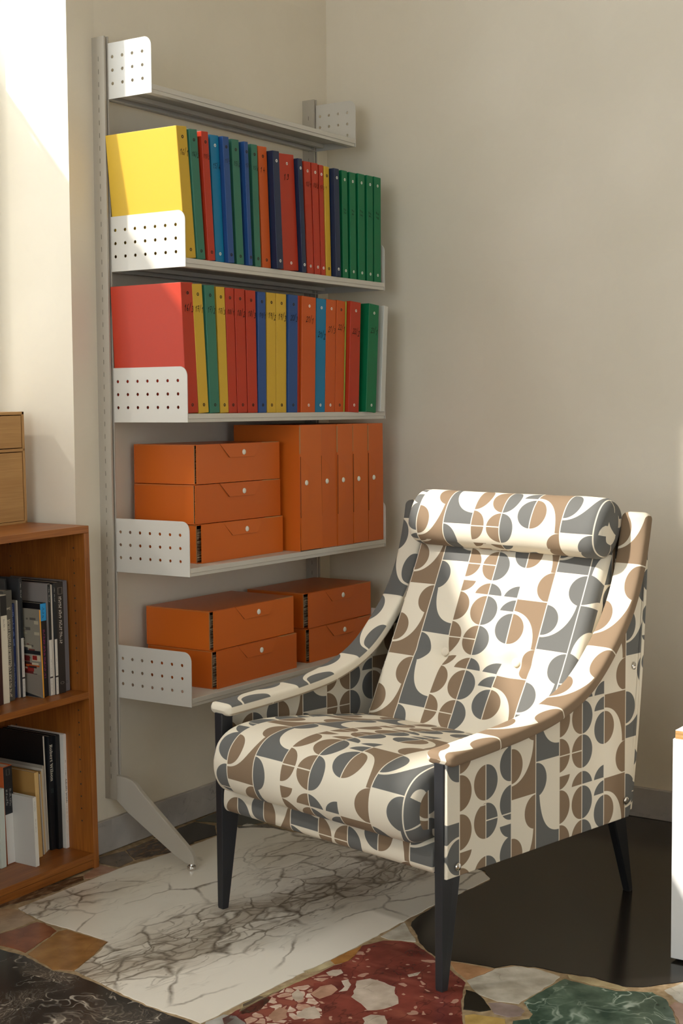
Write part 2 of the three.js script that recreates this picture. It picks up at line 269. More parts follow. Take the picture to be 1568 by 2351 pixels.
stone('stone', 's_yellow', [-0.408, 1.302, -0.393, 1.314, -0.387, 1.343, -0.379, 1.376, -0.473, 1.421, -0.513, 1.36]);
stone('stone', 'green', [-0.289, 1.37, -0.239, 1.374, -0.141, 1.388, -0.142, 1.439, -0.139, 1.5, -0.107, 1.564, -0.126, 1.601, -0.187, 1.64, -0.296, 1.695, -0.467, 1.43, -0.381, 1.392, -0.355, 1.414, -0.331, 1.409]);
stone('stone_chip', 's_cream', [-0.119, 1.383, -0.106, 1.439, -0.11, 1.493, -0.116, 1.516, -0.126, 1.513, -0.135, 1.441, -0.13, 1.393]);
stone('stone', 's_white', [-0.084, 1.58, -0.027, 1.599, 0.034, 1.644, -0.094, 1.689, -0.13, 1.637, -0.113, 1.613]);
stone('stone', 's_rose', [-0.151, 1.618, -0.129, 1.619, -0.111, 1.695, -0.262, 1.747, -0.29, 1.705, -0.199, 1.652]);
stone('stone', 's_greybrown', [-0.059, 0.021, 0.019, 0.04, -0.029, 0.113, -0.093, 0.119, -0.093, 0.053]);
stone('stone', 's_brown', [0.028, 0.038, 0.138, 0.034, 0.16, 0.061, 0.103, 0.148, 0.081, 0.153, -0.023, 0.113, 0.01, 0.06]);
stone('stone', 's_black', [0.15, 0.026, 0.245, 0.026, 0.327, 0.024, 0.33, 0.095, 0.335, 0.094, 0.262, 0.156, 0.17, 0.141, 0.175, 0.149, 0.109, 0.15, 0.163, 0.062]);
stone('stone', 's_greenish', [0.341, 0.019, 0.432, 0.016, 0.434, 0.015, 0.481, 0.072, 0.427, 0.197, 0.365, 0.15, 0.4, 0.118, 0.359, 0.08, 0.336, 0.024]);
stone('stone', 's_greybrown', [0.359, 0.155, 0.423, 0.208, 0.397, 0.33, 0.398, 0.253, 0.372, 0.196, 0.344, 0.168]);
stone('stone', 's_rose', [-0.189, 0.089, -0.101, 0.061, -0.108, 0.125, -0.191, 0.121, -0.206, 0.111]);
stone('stone', 's_brown', [-0.444, 0.056, -0.31, 0.069, -0.228, 0.077, -0.194, 0.092, -0.214, 0.113, -0.308, 0.116, -0.374, 0.11, -0.446, 0.092, -0.473, 0.086]);
for (let i = 0; i < 14; i++) for (let j = -1; j < 13; j++) {   // plainer stones outside the picture
  const s = 0.47, x0 = XL + 0.02 + i * s, z0 = 0.03 + j * s, cx = x0 + s / 2, cz = z0 + s / 2;
  if (j < 0 || (cx > -1.18 && cz < 1.95) || (cx > -0.1 && cz < 2.9) || cx > XB - 0.2 || cz > ZF - 0.2) continue;
  const c = (a, b) => [x0 + a * s + (hash(i + a, j + b, 5) - 0.5) * 0.16, z0 + b * s + (hash(i + a, j + b, 6) - 0.5) * 0.16], q = [c(0, 0), c(0, 1), c(1, 1), c(1, 0)], m = q.reduce((a, b) => [a[0] + b[0] / 4, a[1] + b[1] / 4], [0, 0]);
  stone('stone', ['s_white', 'blackvein', 'red', 's_greywhite', 's_tan', 'green', 's_rose', 'blackstone'][Math.floor(hash(i, j, 9) * 8)], q.flatMap((e) => [mix(m[0], e[0], 0.97), mix(m[1], e[1], 0.97)]));
}

// ---------------------------------------------------------------- shelving unit
const L = 0.933, D = 0.2925, ZB = 0.045, SH = [1.96, 1.524, 1.138, 0.749, 0.417], BOARD = 0.022;
{
  const unit = thing('shelving_unit', 'off-white metal wall shelving unit with five shelves and perforated end plates', 'shelf unit');
  for (const x of [-0.007, L - 0.006]) {
    const up = mesh('upright', [bx(x - 0.005, 0.144, 0.018, x + 0.002, 2.118, ZB - 0.001, 0.001), bx(x + 0.001, 0.144, 0.018, x + 0.008, 2.118, ZB - 0.024, 0), bx(x + 0.007, 0.144, 0.018, x + 0.012, 2.118, ZB, 0.001), bx(x - 0.003, 0.144, 0.0, x + 0.010, 2.118, 0.019, 0)], M.upright, unit);
    const slots = [];
    for (let y = 0.2; y < 2.08; y += 0.032) slots.push(bx(x - 0.0054, y, 0.0235, x - 0.0046, y + 0.012, 0.0249, 0));
    const sl = mesh('slots', slots, mat({ color: '#6b6458', roughness: 0.8 }), up); sl.userData.kind = 'stuff';
    const s = new THREE.Shape();
    s.moveTo(-0.043, 0.212); s.lineTo(-0.075, 0.21); s.bezierCurveTo(-0.10, 0.207, -0.112, 0.196, -0.126, 0.18); s.lineTo(-0.285, 0.056); s.bezierCurveTo(-0.298, 0.045, -0.304, 0.034, -0.304, 0.016); s.lineTo(-0.278, 0.014);
    s.bezierCurveTo(-0.268, 0.02, -0.262, 0.022, -0.249, 0.025); s.lineTo(-0.08, 0.118); s.lineTo(-0.043, 0.144); s.closePath();
    const leg = extrude(s, 0.014, 0.002); leg.rotateY(Math.PI / 2); leg.translate(x - 0.005, 0, 0);
    const lm = mesh('leg', leg, M.upright, unit);
    const foot = new THREE.LatheGeometry([[0.001, 0.0], [0.010, 0.0], [0.0115, 0.002], [0.0115, 0.008], [0.010, 0.010], [0.006, 0.0105], [0.006, 0.018]].map((p) => new THREE.Vector2(...p)), 20); foot.translate(x, 0, 0.290);
    mesh('glide', foot, M.chrome, lm);
  }
  const plate = (depth, cols) => {   // perforated end plate in the z-y plane
    const s = new THREE.Shape(), r = 0.024;
    s.moveTo(-ZB - 0.001, 0); s.lineTo(-depth, 0); s.lineTo(-depth, 0.14 - r); s.absarc(-depth + r, 0.14 - r, r, Math.PI, Math.PI / 2, true); s.lineTo(-ZB - 0.001, 0.14); s.closePath();
    const holes = [];
    for (let i = 0; i < cols; i++) for (let j = 0; j < 3; j++) { const h = new THREE.Path(); h.absarc(-0.061 - i * 0.0335, 0.038 + j * 0.0335, 0.0041, 0, Math.PI * 2); holes.push(h); }
    const g = extrude(s, 0.002, 0.0004, holes, 12); g.rotateY(Math.PI / 2); return g;
  };
  SH.forEach((h, i) => {
    const d = i ? D : 0.191, cols = i ? 7 : 4;
    // folded sheet: deck, fascia with a shallow step and a return, rear lip, two ribs underneath
    const b = mesh('shelf', [bx(0.003, h + BOARD - 0.003, 0.03, L - 0.003, h + BOARD, d - 0.001, 0.001), bx(0.003, h + 0.009, d - 0.004, L - 0.003, h + BOARD, d, 0.0015), bx(0.003, h, d - 0.007, L - 0.003, h + 0.0095, d - 0.0025, 0.0012), bx(0.003, h, d - 0.022, L - 0.003, h + 0.002, d - 0.004, 0.0006),
      bx(0.003, h, 0.03, L - 0.003, h + BOARD, 0.034, 0.001), bx(0.003, h, 0.03, L - 0.003, h + 0.002, 0.048, 0.0006), bx(0.003, h + 0.008, 0.055, L - 0.003, h + BOARD - 0.003, 0.075, 0.001)], M.metal, unit);
    for (const x of [0, L - 0.002]) { const p = plate(d, cols); p.translate(x, h, 0); mesh('end_plate', p, M.metal, b); }
  });
}

// ---------------------------------------------------------------- ring binders
const INK = mat({ color: '#1c1712', roughness: 0.9 });
const BC = { yellow: '#d3aa35', red: '#b8381f', teal: '#38755f', cyan: '#1579a3', blue: '#2b4f88', orange: '#cb5a20', navy: '#232f4b', green: '#0f7247', white: '#d8d5cb', lime: '#9fae3f' };
const BM = {};
for (const k in BC) BM[k] = mat({ color: BC[k], roughness: 0.34, specularIntensity: 0.6, bumpMap: grainTex, bumpScale: 0.00005 });
// handwriting: digits as pen strokes in one texture, 8 x 8 fields
const WORDS = ['16/1', '16/2', '15/2', '15/4', '15/5', '15/6', '15/7', '15/8', '14', '13', '12', '11', '10/1', '10/2', '10/3', '9', '8', '23', '24', '25', '26', '27', '16/3', '17/1', '17/2', '17/3', '18/1', '18/2', '18/3', '19/1', '19/2', '19/3', '20/3', '21/1', '21/2', '21/3', '22/1', '22/2', '23/1'];
const pen = document.createElement('canvas'); pen.width = pen.height = 1024;
{
  const c = pen.getContext('2d');
  c.fillStyle = '#000'; c.fillRect(0, 0, 1024, 1024); c.strokeStyle = '#fff'; c.lineWidth = 5; c.lineCap = c.lineJoin = 'round';
  const G = { 0: 'M4 0 C-1 2 -1 9 3 10 C7 10 8 1 4 0', 1: 'M1 3 L4 0 L3 10', 2: 'M1 2 C3 -1 7 0 5 4 L0 10 L6 9', 3: 'M1 1 C5 -1 6 3 3 4 C7 5 5 10 0 9', 4: 'M3 0 L0 6 L6 6 M5 3 L4 10', 5: 'M6 0 L2 0 L1 4 C6 3 6 9 1 10', 6: 'M5 0 C1 2 -1 9 3 10 C6 9 5 5 1 7', 7: 'M0 1 L6 0 L2 10 M1 5 L5 5', 8: 'M5 1 C1 -1 0 4 3 5 C6 7 3 11 1 9 C-1 7 6 4 5 1', 9: 'M5 1 C1 -1 0 5 3 5 C5 5 6 2 5 1 L4 10', '/': 'M5 -2 L0 11' };
  WORDS.forEach((w, n) => {
    [...w].forEach((ch, i) => {
      c.save(); c.translate((n % 8) * 128 + 12 + i * (w.length > 2 ? 26 : 40), Math.floor(n / 8) * 128 + 44 + (i > 2 ? 16 : hash(n, i, 3) * 8)); c.transform(1, 0, -0.18, 1, 6, 0); c.scale(3.3, 4.4); c.lineWidth = 1.25; c.stroke(new Path2D(G[ch])); c.restore();
    });
  });
}
const penMat = mat({ color: '#16130f', roughness: 0.9, alphaMap: canvasTex(pen, false), transparent: true });
function writing(n, w, h, x, y, z, turn = 0) {
  const g = new THREE.PlaneGeometry(w, h), uv = g.attributes.uv;
  for (let i = 0; i < 4; i++) uv.setXY(i, ((n % 8) + uv.getX(i)) / 8, 1 - (Math.floor(n / 8) + 1 - uv.getY(i)) / 8);
  if (turn) g.rotateZ(turn);
  g.translate(x, y, z); return g;
}
const eyelet = new THREE.LatheGeometry([[0.0022, 0], [0.0022, 0.0008], [0.003, 0.0012], [0.0042, 0.0006], [0.0042, 0]].map((p) => new THREE.Vector2(...p)), 14); eyelet.rotateX(Math.PI / 2);
const darkRivet = mat({ color: '#3a3026', metalness: 0.6, roughness: 0.4 }), paleRivet = mat({ color: '#e6e2d6', roughness: 0.35 });
const ORD = ['leftmost', 'second from left', 'third from left', 'fourth from left', 'fifth from left', 'sixth from left', 'seventh from left', 'eighth from left', 'ninth from left', 'tenth from left', 'eleventh from left', 'twelfth from left', 'thirteenth from left', 'fourteenth from left', 'fifteenth from left', 'sixteenth from left', 'seventeenth from left', 'eighteenth from left', 'nineteenth from left', 'fifth from right', 'fourth from right', 'third from right', 'second from right', 'rightmost'];
const NAME = { cyan: 'light blue', blue: 'mid blue', navy: 'navy blue', teal: 'grey-green', green: 'bright green' };
// x0..x1 at the foot, lean = shift of the top, h, colour, jut of the spine beyond the row, options
function binder(row, i, n, color, x0, x1, lean, h, y, jut, o = {}) {
  // the depth leaves the uprights free
  x1 -= 1.3 * jut; const w = x1 - x0 - 0.0006, zf = 0.283 + jut, d = 0.235 + jut, r = Math.min(0.004, w * 0.4);
  const place = i <= n / 2 ? ORD[i] : i === n - 1 ? 'rightmost' : ['', 'second', 'third', 'fourth', 'fifth', 'sixth', 'seventh', 'eighth', 'ninth', 'tenth', 'eleventh', 'twelfth'][n - 1 - i] + ' from right';
  const t = thing('ring_binder', (NAME[color] ?? color) + ' ' + (w > 0.06 ? 'wide ' : '') + 'ring binder' + (o.word && o.say ? ' marked ' + o.word : '') + ', ' + place + ' in the ' + row + ' row of binders', 'binder', 'ring binders on the ' + row + ' binder shelf');
  t.position.set(x0, y, zf); t.rotation.z = -Math.atan2(lean, h);
  const c = 0.0022;
  mesh('cover', [bx(0, 0, -d, c, h, -0.001, 0.0008), bx(w - c, 0, -d, w, h, -0.001, 0.0008), bx(0, 0, -0.004, w, h, 0, Math.min(r, 0.0019), 'x', 3)], BM[color], t);
  if (w > 0.014) {
    mesh('page_block', bx(c + 0.0006, 0.006, -d + 0.012, w - c - 0.0006, h - 0.012, -0.03, 0.0005), M.paper, t);
    for (const yy of [0.021, h - (o.top ?? 0.026)]) { const e = mesh('eyelet', eyelet, o.pale ? paleRivet : darkRivet, t); e.position.set(w * (o.ex ?? 0.52), yy, 0); }
  }
  if (o.word) {
    const k = WORDS.indexOf(o.word), s = Math.min(0.046, Math.max(0.026, w * 1.02));
    mesh('handwriting', writing(k, s, s, w * 0.5 + (o.turn ? 0 : s * 0.08), h - (o.down ?? 0.062), 0.0006, o.turn ?? 0), penMat, t);
  }
  return t;
}
const row1 = [['yellow', 0.014, 0.054, -0.031, 0.322, 0, '16/1'], ['teal', 0.055, 0.092, -0.028, 0.32, 0.004, '16/2'], ['red', 0.093, 0.132, -0.024, 0.32, 0.009, '15/2'], ['cyan', 0.133, 0.169, -0.019, 0.319, 0, '15/4', 1], ['blue', 0.17, 0.211, -0.019, 0.319, 0.012, '15/5'], ['teal', 0.212, 0.252, -0.018, 0.319, 0.007, '15/6'], ['blue', 0.253, 0.289, -0.016, 0.318, 0.015, '15/7'], ['teal', 0.29, 0.326, -0.013, 0.318, 0.007, '15/8'], ['orange', 0.327, 0.37, -0.015, 0.319, 0.003, '14'], ['navy', 0.371, 0.426, -0.016, 0.311, 0.02, '', 1], ['red', 0.427, 0.499, -0.02, 0.314, 0, '13', 1], ['navy', 0.5, 0.536, -0.018, 0.309, 0.012, '', 1], ['red', 0.537, 0.573, -0.014, 0.308, 0.002, '10/1', 1], ['red', 0.574, 0.607, -0.012, 0.309, 0.002, '10/2', 1], ['red', 0.608, 0.631, -0.009, 0.308, 0.001, '10/3', 1], ['yellow', 0.632, 0.66, -0.009, 0.307, 0.002, '9'], ['navy', 0.661, 0.707, -0.008, 0.304, 0.016, '', 1], ['green', 0.708, 0.747, -0.004, 0.306, 0.008, '23', 1], ['green', 0.748, 0.79, -0.003, 0.306, 0.008, '24', 1], ['green', 0.791, 0.837, -0.001, 0.308, 0.008, '25', 1], ['green', 0.838, 0.881, 0, 0.309, 0.008, '26', 1], ['green', 0.882, 0.926, 0.001, 0.311, 0.004, '27', 1]];
row1.forEach(([c, x0, x1, lean, h, jut, w, pale], i) => binder('upper', i, row1.length, c, x0, x1, lean, h, SH[1] + BOARD, jut, { word: w, pale, say: ['16/1'].includes(w), turn: c === 'green' ? -Math.PI / 2 : 0, down: c === 'green' ? 0.12 : c === 'cyan' ? 0.075 : 0.06 }));
const row2 = [['red', 0.008, 0.055, -0.016, 0.326, 0, '16/3'], ['yellow', 0.056, 0.097, -0.022, 0.325, 0.001, '17/1'], ['teal', 0.098, 0.142, -0.017, 0.325, 0.004, '17/2'], ['yellow', 0.143, 0.179, -0.012, 0.324, 0, '17/3'], ['red', 0.18, 0.215, -0.01, 0.324, 0, '18/1'], ['red', 0.216, 0.259, -0.008, 0.324, 0.001, '18/2'], ['red', 0.26, 0.304, -0.005, 0.323, 0.001, '18/3'], ['blue', 0.305, 0.344, 0, 0.322, 0.003, '19/1'], ['yellow', 0.345, 0.387, 0.003, 0.323, 0, '19/2'], ['yellow', 0.388, 0.435, 0.004, 0.323, 0, '19/3'], ['blue', 0.436, 0.486, 0.007, 0.323, 0.006, '20/3'], ['red', 0.487, 0.496, 0.006, 0.323, 0, ''], ['orange', 0.497, 0.572, 0.009, 0.323, 0.006, '21/1', 1], ['cyan', 0.573, 0.622, 0.011, 0.322, 0, '21/2', 1], ['orange', 0.623, 0.673, 0.011, 0.322, 0, '21/3', 1], ['orange', 0.674, 0.718, 0.014, 0.322, 0, '22/1'], ['lime', 0.719, 0.725, 0.015, 0.321, 0, ''], ['red', 0.727, 0.797, 0.015, 0.322, 0.012, '22/2', 1], ['green', 0.808, 0.889, 0.021, 0.32, 0.02, '23/1', 1], ['white', 0.888, 0.928, 0.024, 0.318, 0.02, ''], ['white', 0.9025, 0.94, 0.022, 0.317, 0.018, '']];
row2.forEach(([c, x0, x1, lean, h, jut, w, pale], i) => binder('lower', i, row2.length, c, x0, x1, lean, h, SH[2] + BOARD, jut, { word: w, pale, say: c === 'yellow' && w === '17/1', down: { '21/2': 0.1, '21/3': 0.082, '22/1': 0.075, '22/2': 0.085, '23/1': 0.075 }[w] ?? 0.06 }));

// ---------------------------------------------------------------- orange cardboard file boxes
const card = (c) => mat({ color: c, roughness: 0.34, bumpMap: grainTex, bumpScale: 0.00005 });
const ORANGE = [card('#d4681c'), card('#cd621a'), card('#d0651d')], EDGE = mat({ color: '#b98a5a', roughness: 0.9 }), CUT = mat({ color: '#8c4a1e', roughness: 0.9 });
const innards = mat({ roughness: 0.95, map: tex(128, 256, 0.1, 0.1, (x, y) => (fbm(x * 20, y * 500, 3, 3) > 0.05 ? [206, 190, 158] : [96, 76, 58])) });
const snapGeo = new THREE.SphereGeometry(0.0076, 18, 10, 0, Math.PI * 2, 0, Math.PI / 2); snapGeo.scale(1, 0.5, 1); snapGeo.rotateX(Math.PI / 2);
const SNAP = mat({ color: '#e9e4d4', roughness: 0.25, clearcoat: 0.5 });
// lying box with its origin at the lower left corner of its front; gap = how far the front has come away at the left
function fileBox(label, group, x, y, z, w, h, d, k, gap = 0.001, upright = false) {
  const t = thing('file_box', label, 'file box', group), m = ORANGE[k % 3], c = 0.002;
  t.position.set(x, y, z); if (upright) { t.rotation.z = Math.PI / 2; t.position.x += h; }
  mesh('body', [bx(0, h - c, -d, w, h, -0.0005, 0.0006), bx(0, 0, -d, w, c, -0.0005, 0.0006), bx(0, c, -d, w, h - c, -d + c, 0.0003), bx(w - c, c, -d + c, w, h - c, -0.003, 0.0003)], m, t);
  const f = new THREE.BoxGeometry(w, h - 0.0008, c, 24, 4, 1), p = f.attributes.position;   // front panel, slightly bowed
  for (let i = 0; i < p.count; i++) { const u = p.getX(i) / w + 0.5; p.setZ(i, p.getZ(i) + gap * (1 - u) ** 3 * 1.2 + 0.0012 * Math.sin(u * Math.PI)); p.setX(i, p.getX(i) + gap * 0.9 * (1 - u) ** 4); }
  f.computeVertexNormals(); f.translate(w / 2, h / 2, -c / 2 + 0.0004); mesh('front_panel', boxUV(f), m, t);
  mesh('side_panel', bx(0.0014, c, -d + c, 0.0034, h - c, -0.004 - gap * 0.6, 0.0003), m, t);
  mesh('side_rim', [bx(0.0006, c, -0.0042 - gap * 0.6, 0.0034, h - c, -0.0036 - gap * 0.6, 0), bx(0.0006, h - c - 0.0008, -d, 0.002, h - c, -0.004, 0)], EDGE, t);
  mesh('contents', bx(0.008, 0.004, -d + 0.006, w - 0.006, h - 0.012, -0.007 - gap * 0.5, 0), innards, t);
  const a = 0.265 * w, e = 0.75 * w, s = new THREE.Shape(), dn = 0.037;
  s.moveTo(a, h); s.lineTo(a + 0.036, h - dn + 0.004); s.quadraticCurveTo(a + 0.039, h - dn, a + 0.043, h - dn); s.lineTo(e - 0.032, h - dn); s.quadraticCurveTo(e - 0.028, h - dn, e - 0.026, h - dn + 0.004); s.lineTo(e, h); s.closePath();
  const tab = extrude(s, 0.003, 0.0003); tab.rotateX(-0.05); tab.translate(0, 0, 0.0012 + 0.05 * h); mesh('tab', tab, [m, CUT], t);
  const sn = mesh('snap', snapGeo, SNAP, t); sn.position.set(0.542 * w, h - 0.024, 0.0054);
  mesh('tab_slot', bx(w * 0.77, h - 0.0016, -0.0016, w * 0.985, h + 0.0004, 0.0012, 0), EDGE, t);
  return t;
}
const Y4 = SH[3] + BOARD, Y5 = SH[4] + BOARD;
fileBox('orange cardboard file box lying at the bottom of the stack of three', 'lying file boxes', 0.098, Y4, 0.240, 0.372, 0.101, 0.21, 0, 0.006);
fileBox('orange cardboard file box lying in the middle of the stack of three', 'lying file boxes', 0.094, Y4 + 0.102, 0.234, 0.374, 0.102, 0.207, 1, 0.001);
fileBox('orange cardboard file box lying on top of the stack of three', 'lying file boxes', 0.096, Y4 + 0.2055, 0.236, 0.367, 0.103, 0.21, 2, 0.002);
fileBox('orange cardboard file box lying at the bottom of the left stack of two', 'lying file boxes', 0.128, Y5, 0.262, 0.373, 0.1, 0.226, 1, 0.0055);
fileBox('orange cardboard file box lying on top of the left stack of two', 'lying file boxes', 0.126, Y5 + 0.101, 0.256, 0.37, 0.104, 0.222, 0, 0.0045);
fileBox('orange cardboard file box under the other one right behind the chair arm', 'lying file boxes', 0.577, Y5, 0.246, 0.345, 0.098, 0.21, 2, 0.004);
fileBox('orange cardboard file box on top of the pair right behind the chair arm', 'lying file boxes', 0.576, Y5 + 0.099, 0.24, 0.35, 0.102, 0.208, 1, 0.006);
[[0.494, 0.598], [0.599, 0.6795], [0.6805, 0.762], [0.763, 0.843], [0.846, 0.929]].forEach(([a, b], i) => fileBox('upright orange file box, ' + ['the widest and leftmost', 'second from left', 'the middle one', 'second from right', 'the rightmost'][i] + ' of the row of five', 'standing file boxes', a, Y4, 0.284 - (i === 1 ? 0.002 : 0), 0.354, b - a, 0.232, i, [0.003, 0.001, 0.001, 0.002, 0.001][i], true));

// ---------------------------------------------------------------- bookcase, wooden cabinet and books
const LEAN = 0.017;                                    // the bookcase leans a little to the left
const BX = -0.117, BL = -1.0, BZ = 0.075, BZ0 = -0.242;
const lean = (o) => { o.rotation.z = LEAN; o.position.x = BX; return o; };
{
  const b = lean(thing('bookcase', 'cherry-veneered open bookcase standing in the niche beside the shelving unit', 'bookcase'));
  const X = (x) => x - BX, t = 0.018;
  const side = mesh('side_panel', bx(-t, 0, BZ0, 0, 0.863, BZ, 0.0012, 'y'), M.cherry, b);
  mesh('side_panel', bx(X(BL), 0, BZ0, X(BL) + t, 0.863, BZ, 0.0012, 'y'), M.cherry, b);
  mesh('top_board', bx(X(BL), 0.863, BZ0, 0, 0.881, BZ, 0.0014), M.cherry, b);
  mesh('shelf', bx(X(BL) + t, 0.442, BZ0 + 0.01, -t, 0.459, BZ - 0.001, 0.0012), M.cherry, b);
  mesh('bottom_board', bx(X(BL) + t, 0.024, BZ0 + 0.01, -t, 0.041, BZ - 0.001, 0.0012), M.cherry, b);
  mesh('plinth', bx(X(BL) + t, 0.004, BZ - 0.02, -t, 0.0235, BZ - 0.0015, 0.001), M.cherry, b);
  mesh('back_panel', bx(X(BL) + t, 0.024, BZ0, -t, 0.863, BZ0 + 0.008, 0), M.cherry, b);
  const pegs = [];
  for (let y = 0.12; y < 0.84; y += 0.032) for (const z of [0.037, -0.19]) if (Math.abs(y - 0.45) > 0.03) { const g = new THREE.CylinderGeometry(0.0022, 0.0022, 0.0006, 8); g.rotateZ(Math.PI / 2); g.translate(-t - 0.0001, y, z); pegs.push(g); }
  mesh('peg_holes', pegs, M.slot, side);
}
{
  const c = lean(thing('wooden_cabinet', 'small pale plywood cabinet with flush fronts standing on the bookcase top', 'cabinet'));
  const x1 = -0.013, x0 = -0.50, y0 = 0.881, y1 = 1.168, z0 = -0.243, z1 = -0.128, t = 0.0075, g = 0.0022, ym = 1.07;
  mesh('body', [bx(x0, y0, z0, x1, y0 + 0.006, z1, 0.0006), bx(x0, y1 - t, z0, x1, y1, z1, 0.0008), bx(x1 - t, y0, z0, x1, y1, z1, 0.0008, 'y'), bx(x0, y0, z0, x0 + t, y1, z1, 0.0008, 'y'), bx(x0, ym - t / 2, z0, x1, ym + t / 2, z1, 0.0006), bx(x0, y0, z0, x1, y1, z0 + 0.004, 0)], M.paleWood, c);
  mesh('drawer_front', bx(x0 + t + g, ym + t / 2 + g, z1 - 0.016, x1 - t - g, y1 - t - g, z1 - 0.001, 0.0008), M.paleWood, c);
  mesh('drawer_front', bx(x0 + t + g, y0 + 0.007, z1 - 0.016, x1 - t - g, ym - t / 2 - g, z1 - 0.001, 0.0008), M.paleWood, c);
}
// printed spines: one sheet, a column for each spine
const spines = document.createElement('canvas'); spines.width = spines.height = 1024;
const sx = spines.getContext('2d');
const SP = 48;
function spine(n, paint) { sx.save(); sx.beginPath(); sx.rect(n * SP, 0, SP, 1024); sx.clip(); sx.translate(n * SP, 0); paint(sx); sx.restore(); }
function words(c, text, y, size, color, font = 'sans-serif', x = SP / 2, weight = '') { c.save(); c.translate(x, y); c.rotate(Math.PI / 2); c.fillStyle = color; c.font = weight + ' ' + size + 'px ' + font; c.textBaseline = 'middle'; c.scale(1.15, 1); c.fillText(text, 0, 0); c.restore(); }
// lettering too small to read in the photograph: strokes of uneven height, set in words
function marks(c, y0, y1, size, color, x = SP / 2) { let y = y0; c.fillStyle = color; seed = 31 + y0 * 7 + y1; while (y < y1) { const n = 3 + Math.floor(rnd() * 6); for (let i = 0; i < n && y < y1; i++) { const a = rnd(); c.fillRect(x - size * 0.36, y, size * (a > 0.4 ? 0.72 : 0.4), size * 0.16); if (a > 0.25) c.fillRect(x + (rnd() - 0.5) * size * 0.5, y, size * 0.14, size * 0.5); y += size * (0.5 + rnd() * 0.2); } y += size * 0.45; } }
const fill = (c, color, y0 = 0, y1 = 1024) => { c.fillStyle = color; c.fillRect(0, y0, SP, y1 - y0); };
spine(0, (c) => { fill(c, '#77767a'); c.strokeStyle = '#4a494c'; c.lineWidth = 3; c.beginPath(); c.arc(24, 940, 9, 0, 7); c.stroke(); });
spine(1, (c) => { fill(c, '#2a2623'); c.strokeStyle = '#9a9183'; c.lineWidth = 3; c.strokeRect(14, 46, 26, 60); marks(c, 130, 560, 27, '#ded6c6'); c.strokeStyle = '#8d857a'; c.beginPath(); c.arc(24, 930, 11, 0, 7); c.stroke(); });
for (const n of [2, 3, 5]) spine(n, (c) => { fill(c, '#1e2224', 0, 512); fill(c, '#d8d1c4', 512); marks(c, 30, 165, 20, '#d8d4ca'); marks(c, 690, 840, 13, '#7d766c'); fill(c, '#2c1d1c', 852, 866); marks(c, 880, 990, 13, '#7d766c'); });
spine(4, (c) => { fill(c, '#171113'); fill(c, '#2498d8', 0, 190); marks(c, 40, 150, 26, '#0c4f7e'); marks(c, 290, 820, 22, '#b02c78'); });
spine(6, (c) => { fill(c, '#cdc2b2'); });
spine(7, (c) => { fill(c, '#1b2f63'); marks(c, 40, 460, 28, '#93a6d6'); marks(c, 640, 900, 18, '#8c9ac2'); });
spine(8, (c) => { fill(c, '#57534b'); words(c, 'K', 150, 34, '#bdb3a0', 'serif', 24, 'bold'); words(c, 'MICHELANGELO ARCHITETTO', 262, 25, '#d8cdb6', 'serif', 24, 'bold'); marks(c, 690, 990, 22, '#d8cdb6'); });
spine(9, (c) => { fill(c, '#191a1b', 0, 190); fill(c, '#ddd2bb', 190); marks(c, 225, 330, 18, '#8f8677'); });
spine(10, (c) => { fill(c, '#3a1a14'); fill(c, '#161618', 0, 300); });
spine(11, (c) => { fill(c, '#e6e0d3'); marks(c, 230, 370, 20, '#8b857b'); words(c, 'Adolfo Wildt', 395, 30, '#2a2622', 'serif', 24, 'bold'); marks(c, 610, 800, 20, '#c09c6a'); c.strokeStyle = '#8a8478'; c.beginPath(); c.arc(24, 910, 10, 0, 7); c.stroke(); });
spine(12, (c) => { fill(c, '#0f1012'); });
spine(13, (c) => { fill(c, '#11151a'); words(c, 'Robert Wilson', 70, 40, '#e4dcc6', 'serif', 24, 'bold'); words(c, 'III', 468, 34, '#4f6258', 'serif'); });
spine(14, (c) => { fill(c, '#d8cfbb'); });
spine(15, (c) => { fill(c, '#ddb878'); });
spine(16, (c) => { fill(c, '#e3ddd0'); marks(c, 60, 200, 20, '#a9a192'); marks(c, 320, 520, 20, '#a9a192'); });
spine(17, (c) => { fill(c, '#16181c', 0, 500); fill(c, '#dcd8cf', 500); marks(c, 240, 420, 15, '#c8c4ba', 32); marks(c, 240, 410, 15, '#c8c4ba', 14); c.strokeStyle = '#6b685f'; c.lineWidth = 3; c.strokeRect(17, 30, 16, 60); });
spine(18, (c) => { fill(c, '#e9a22c'); });
spine(19, (c) => { fill(c, '#c9cdbf'); });
const spineMat = mat({ map: canvasTex(spines), roughness: 0.5 });
// cover print of the book that stands forward: a collage of blocks
const collage = document.createElement('canvas'); collage.width = 256; collage.height = 512;
{
  const c = collage.getContext('2d'); c.fillStyle = '#8d8473'; c.fillRect(0, 0, 256, 512); seed = 91;
  for (let i = 0; i < 60; i++) { c.fillStyle = ['#5b5349', '#a3987f', '#6e2a22', '#3b3a3c', '#b7aa8e'][i % 5]; c.fillRect(rnd() * 240, 40 + rnd() * 200, 8 + rnd() * 40, 5 + rnd() * 18); }
  c.fillStyle = '#16191c'; c.fillRect(0, 240, 256, 22);
  for (let i = 0; i < 46; i++) { c.fillStyle = ['#8c2018', '#b3541c', '#3a2420', '#c9b89a', '#611a16'][i % 5]; c.fillRect(rnd() * 230, 262 + rnd() * 120, 14 + rnd() * 60, 8 + rnd() * 28); }
  c.fillStyle = '#857a6c'; c.beginPath(); c.moveTo(20, 470); c.lineTo(110, 372); c.lineTo(256, 380); c.lineTo(256, 500); c.fill(); c.fillStyle = '#22262b'; c.beginPath(); c.moveTo(0, 440); c.lineTo(256, 512); c.lineTo(0, 512); c.fill();
}
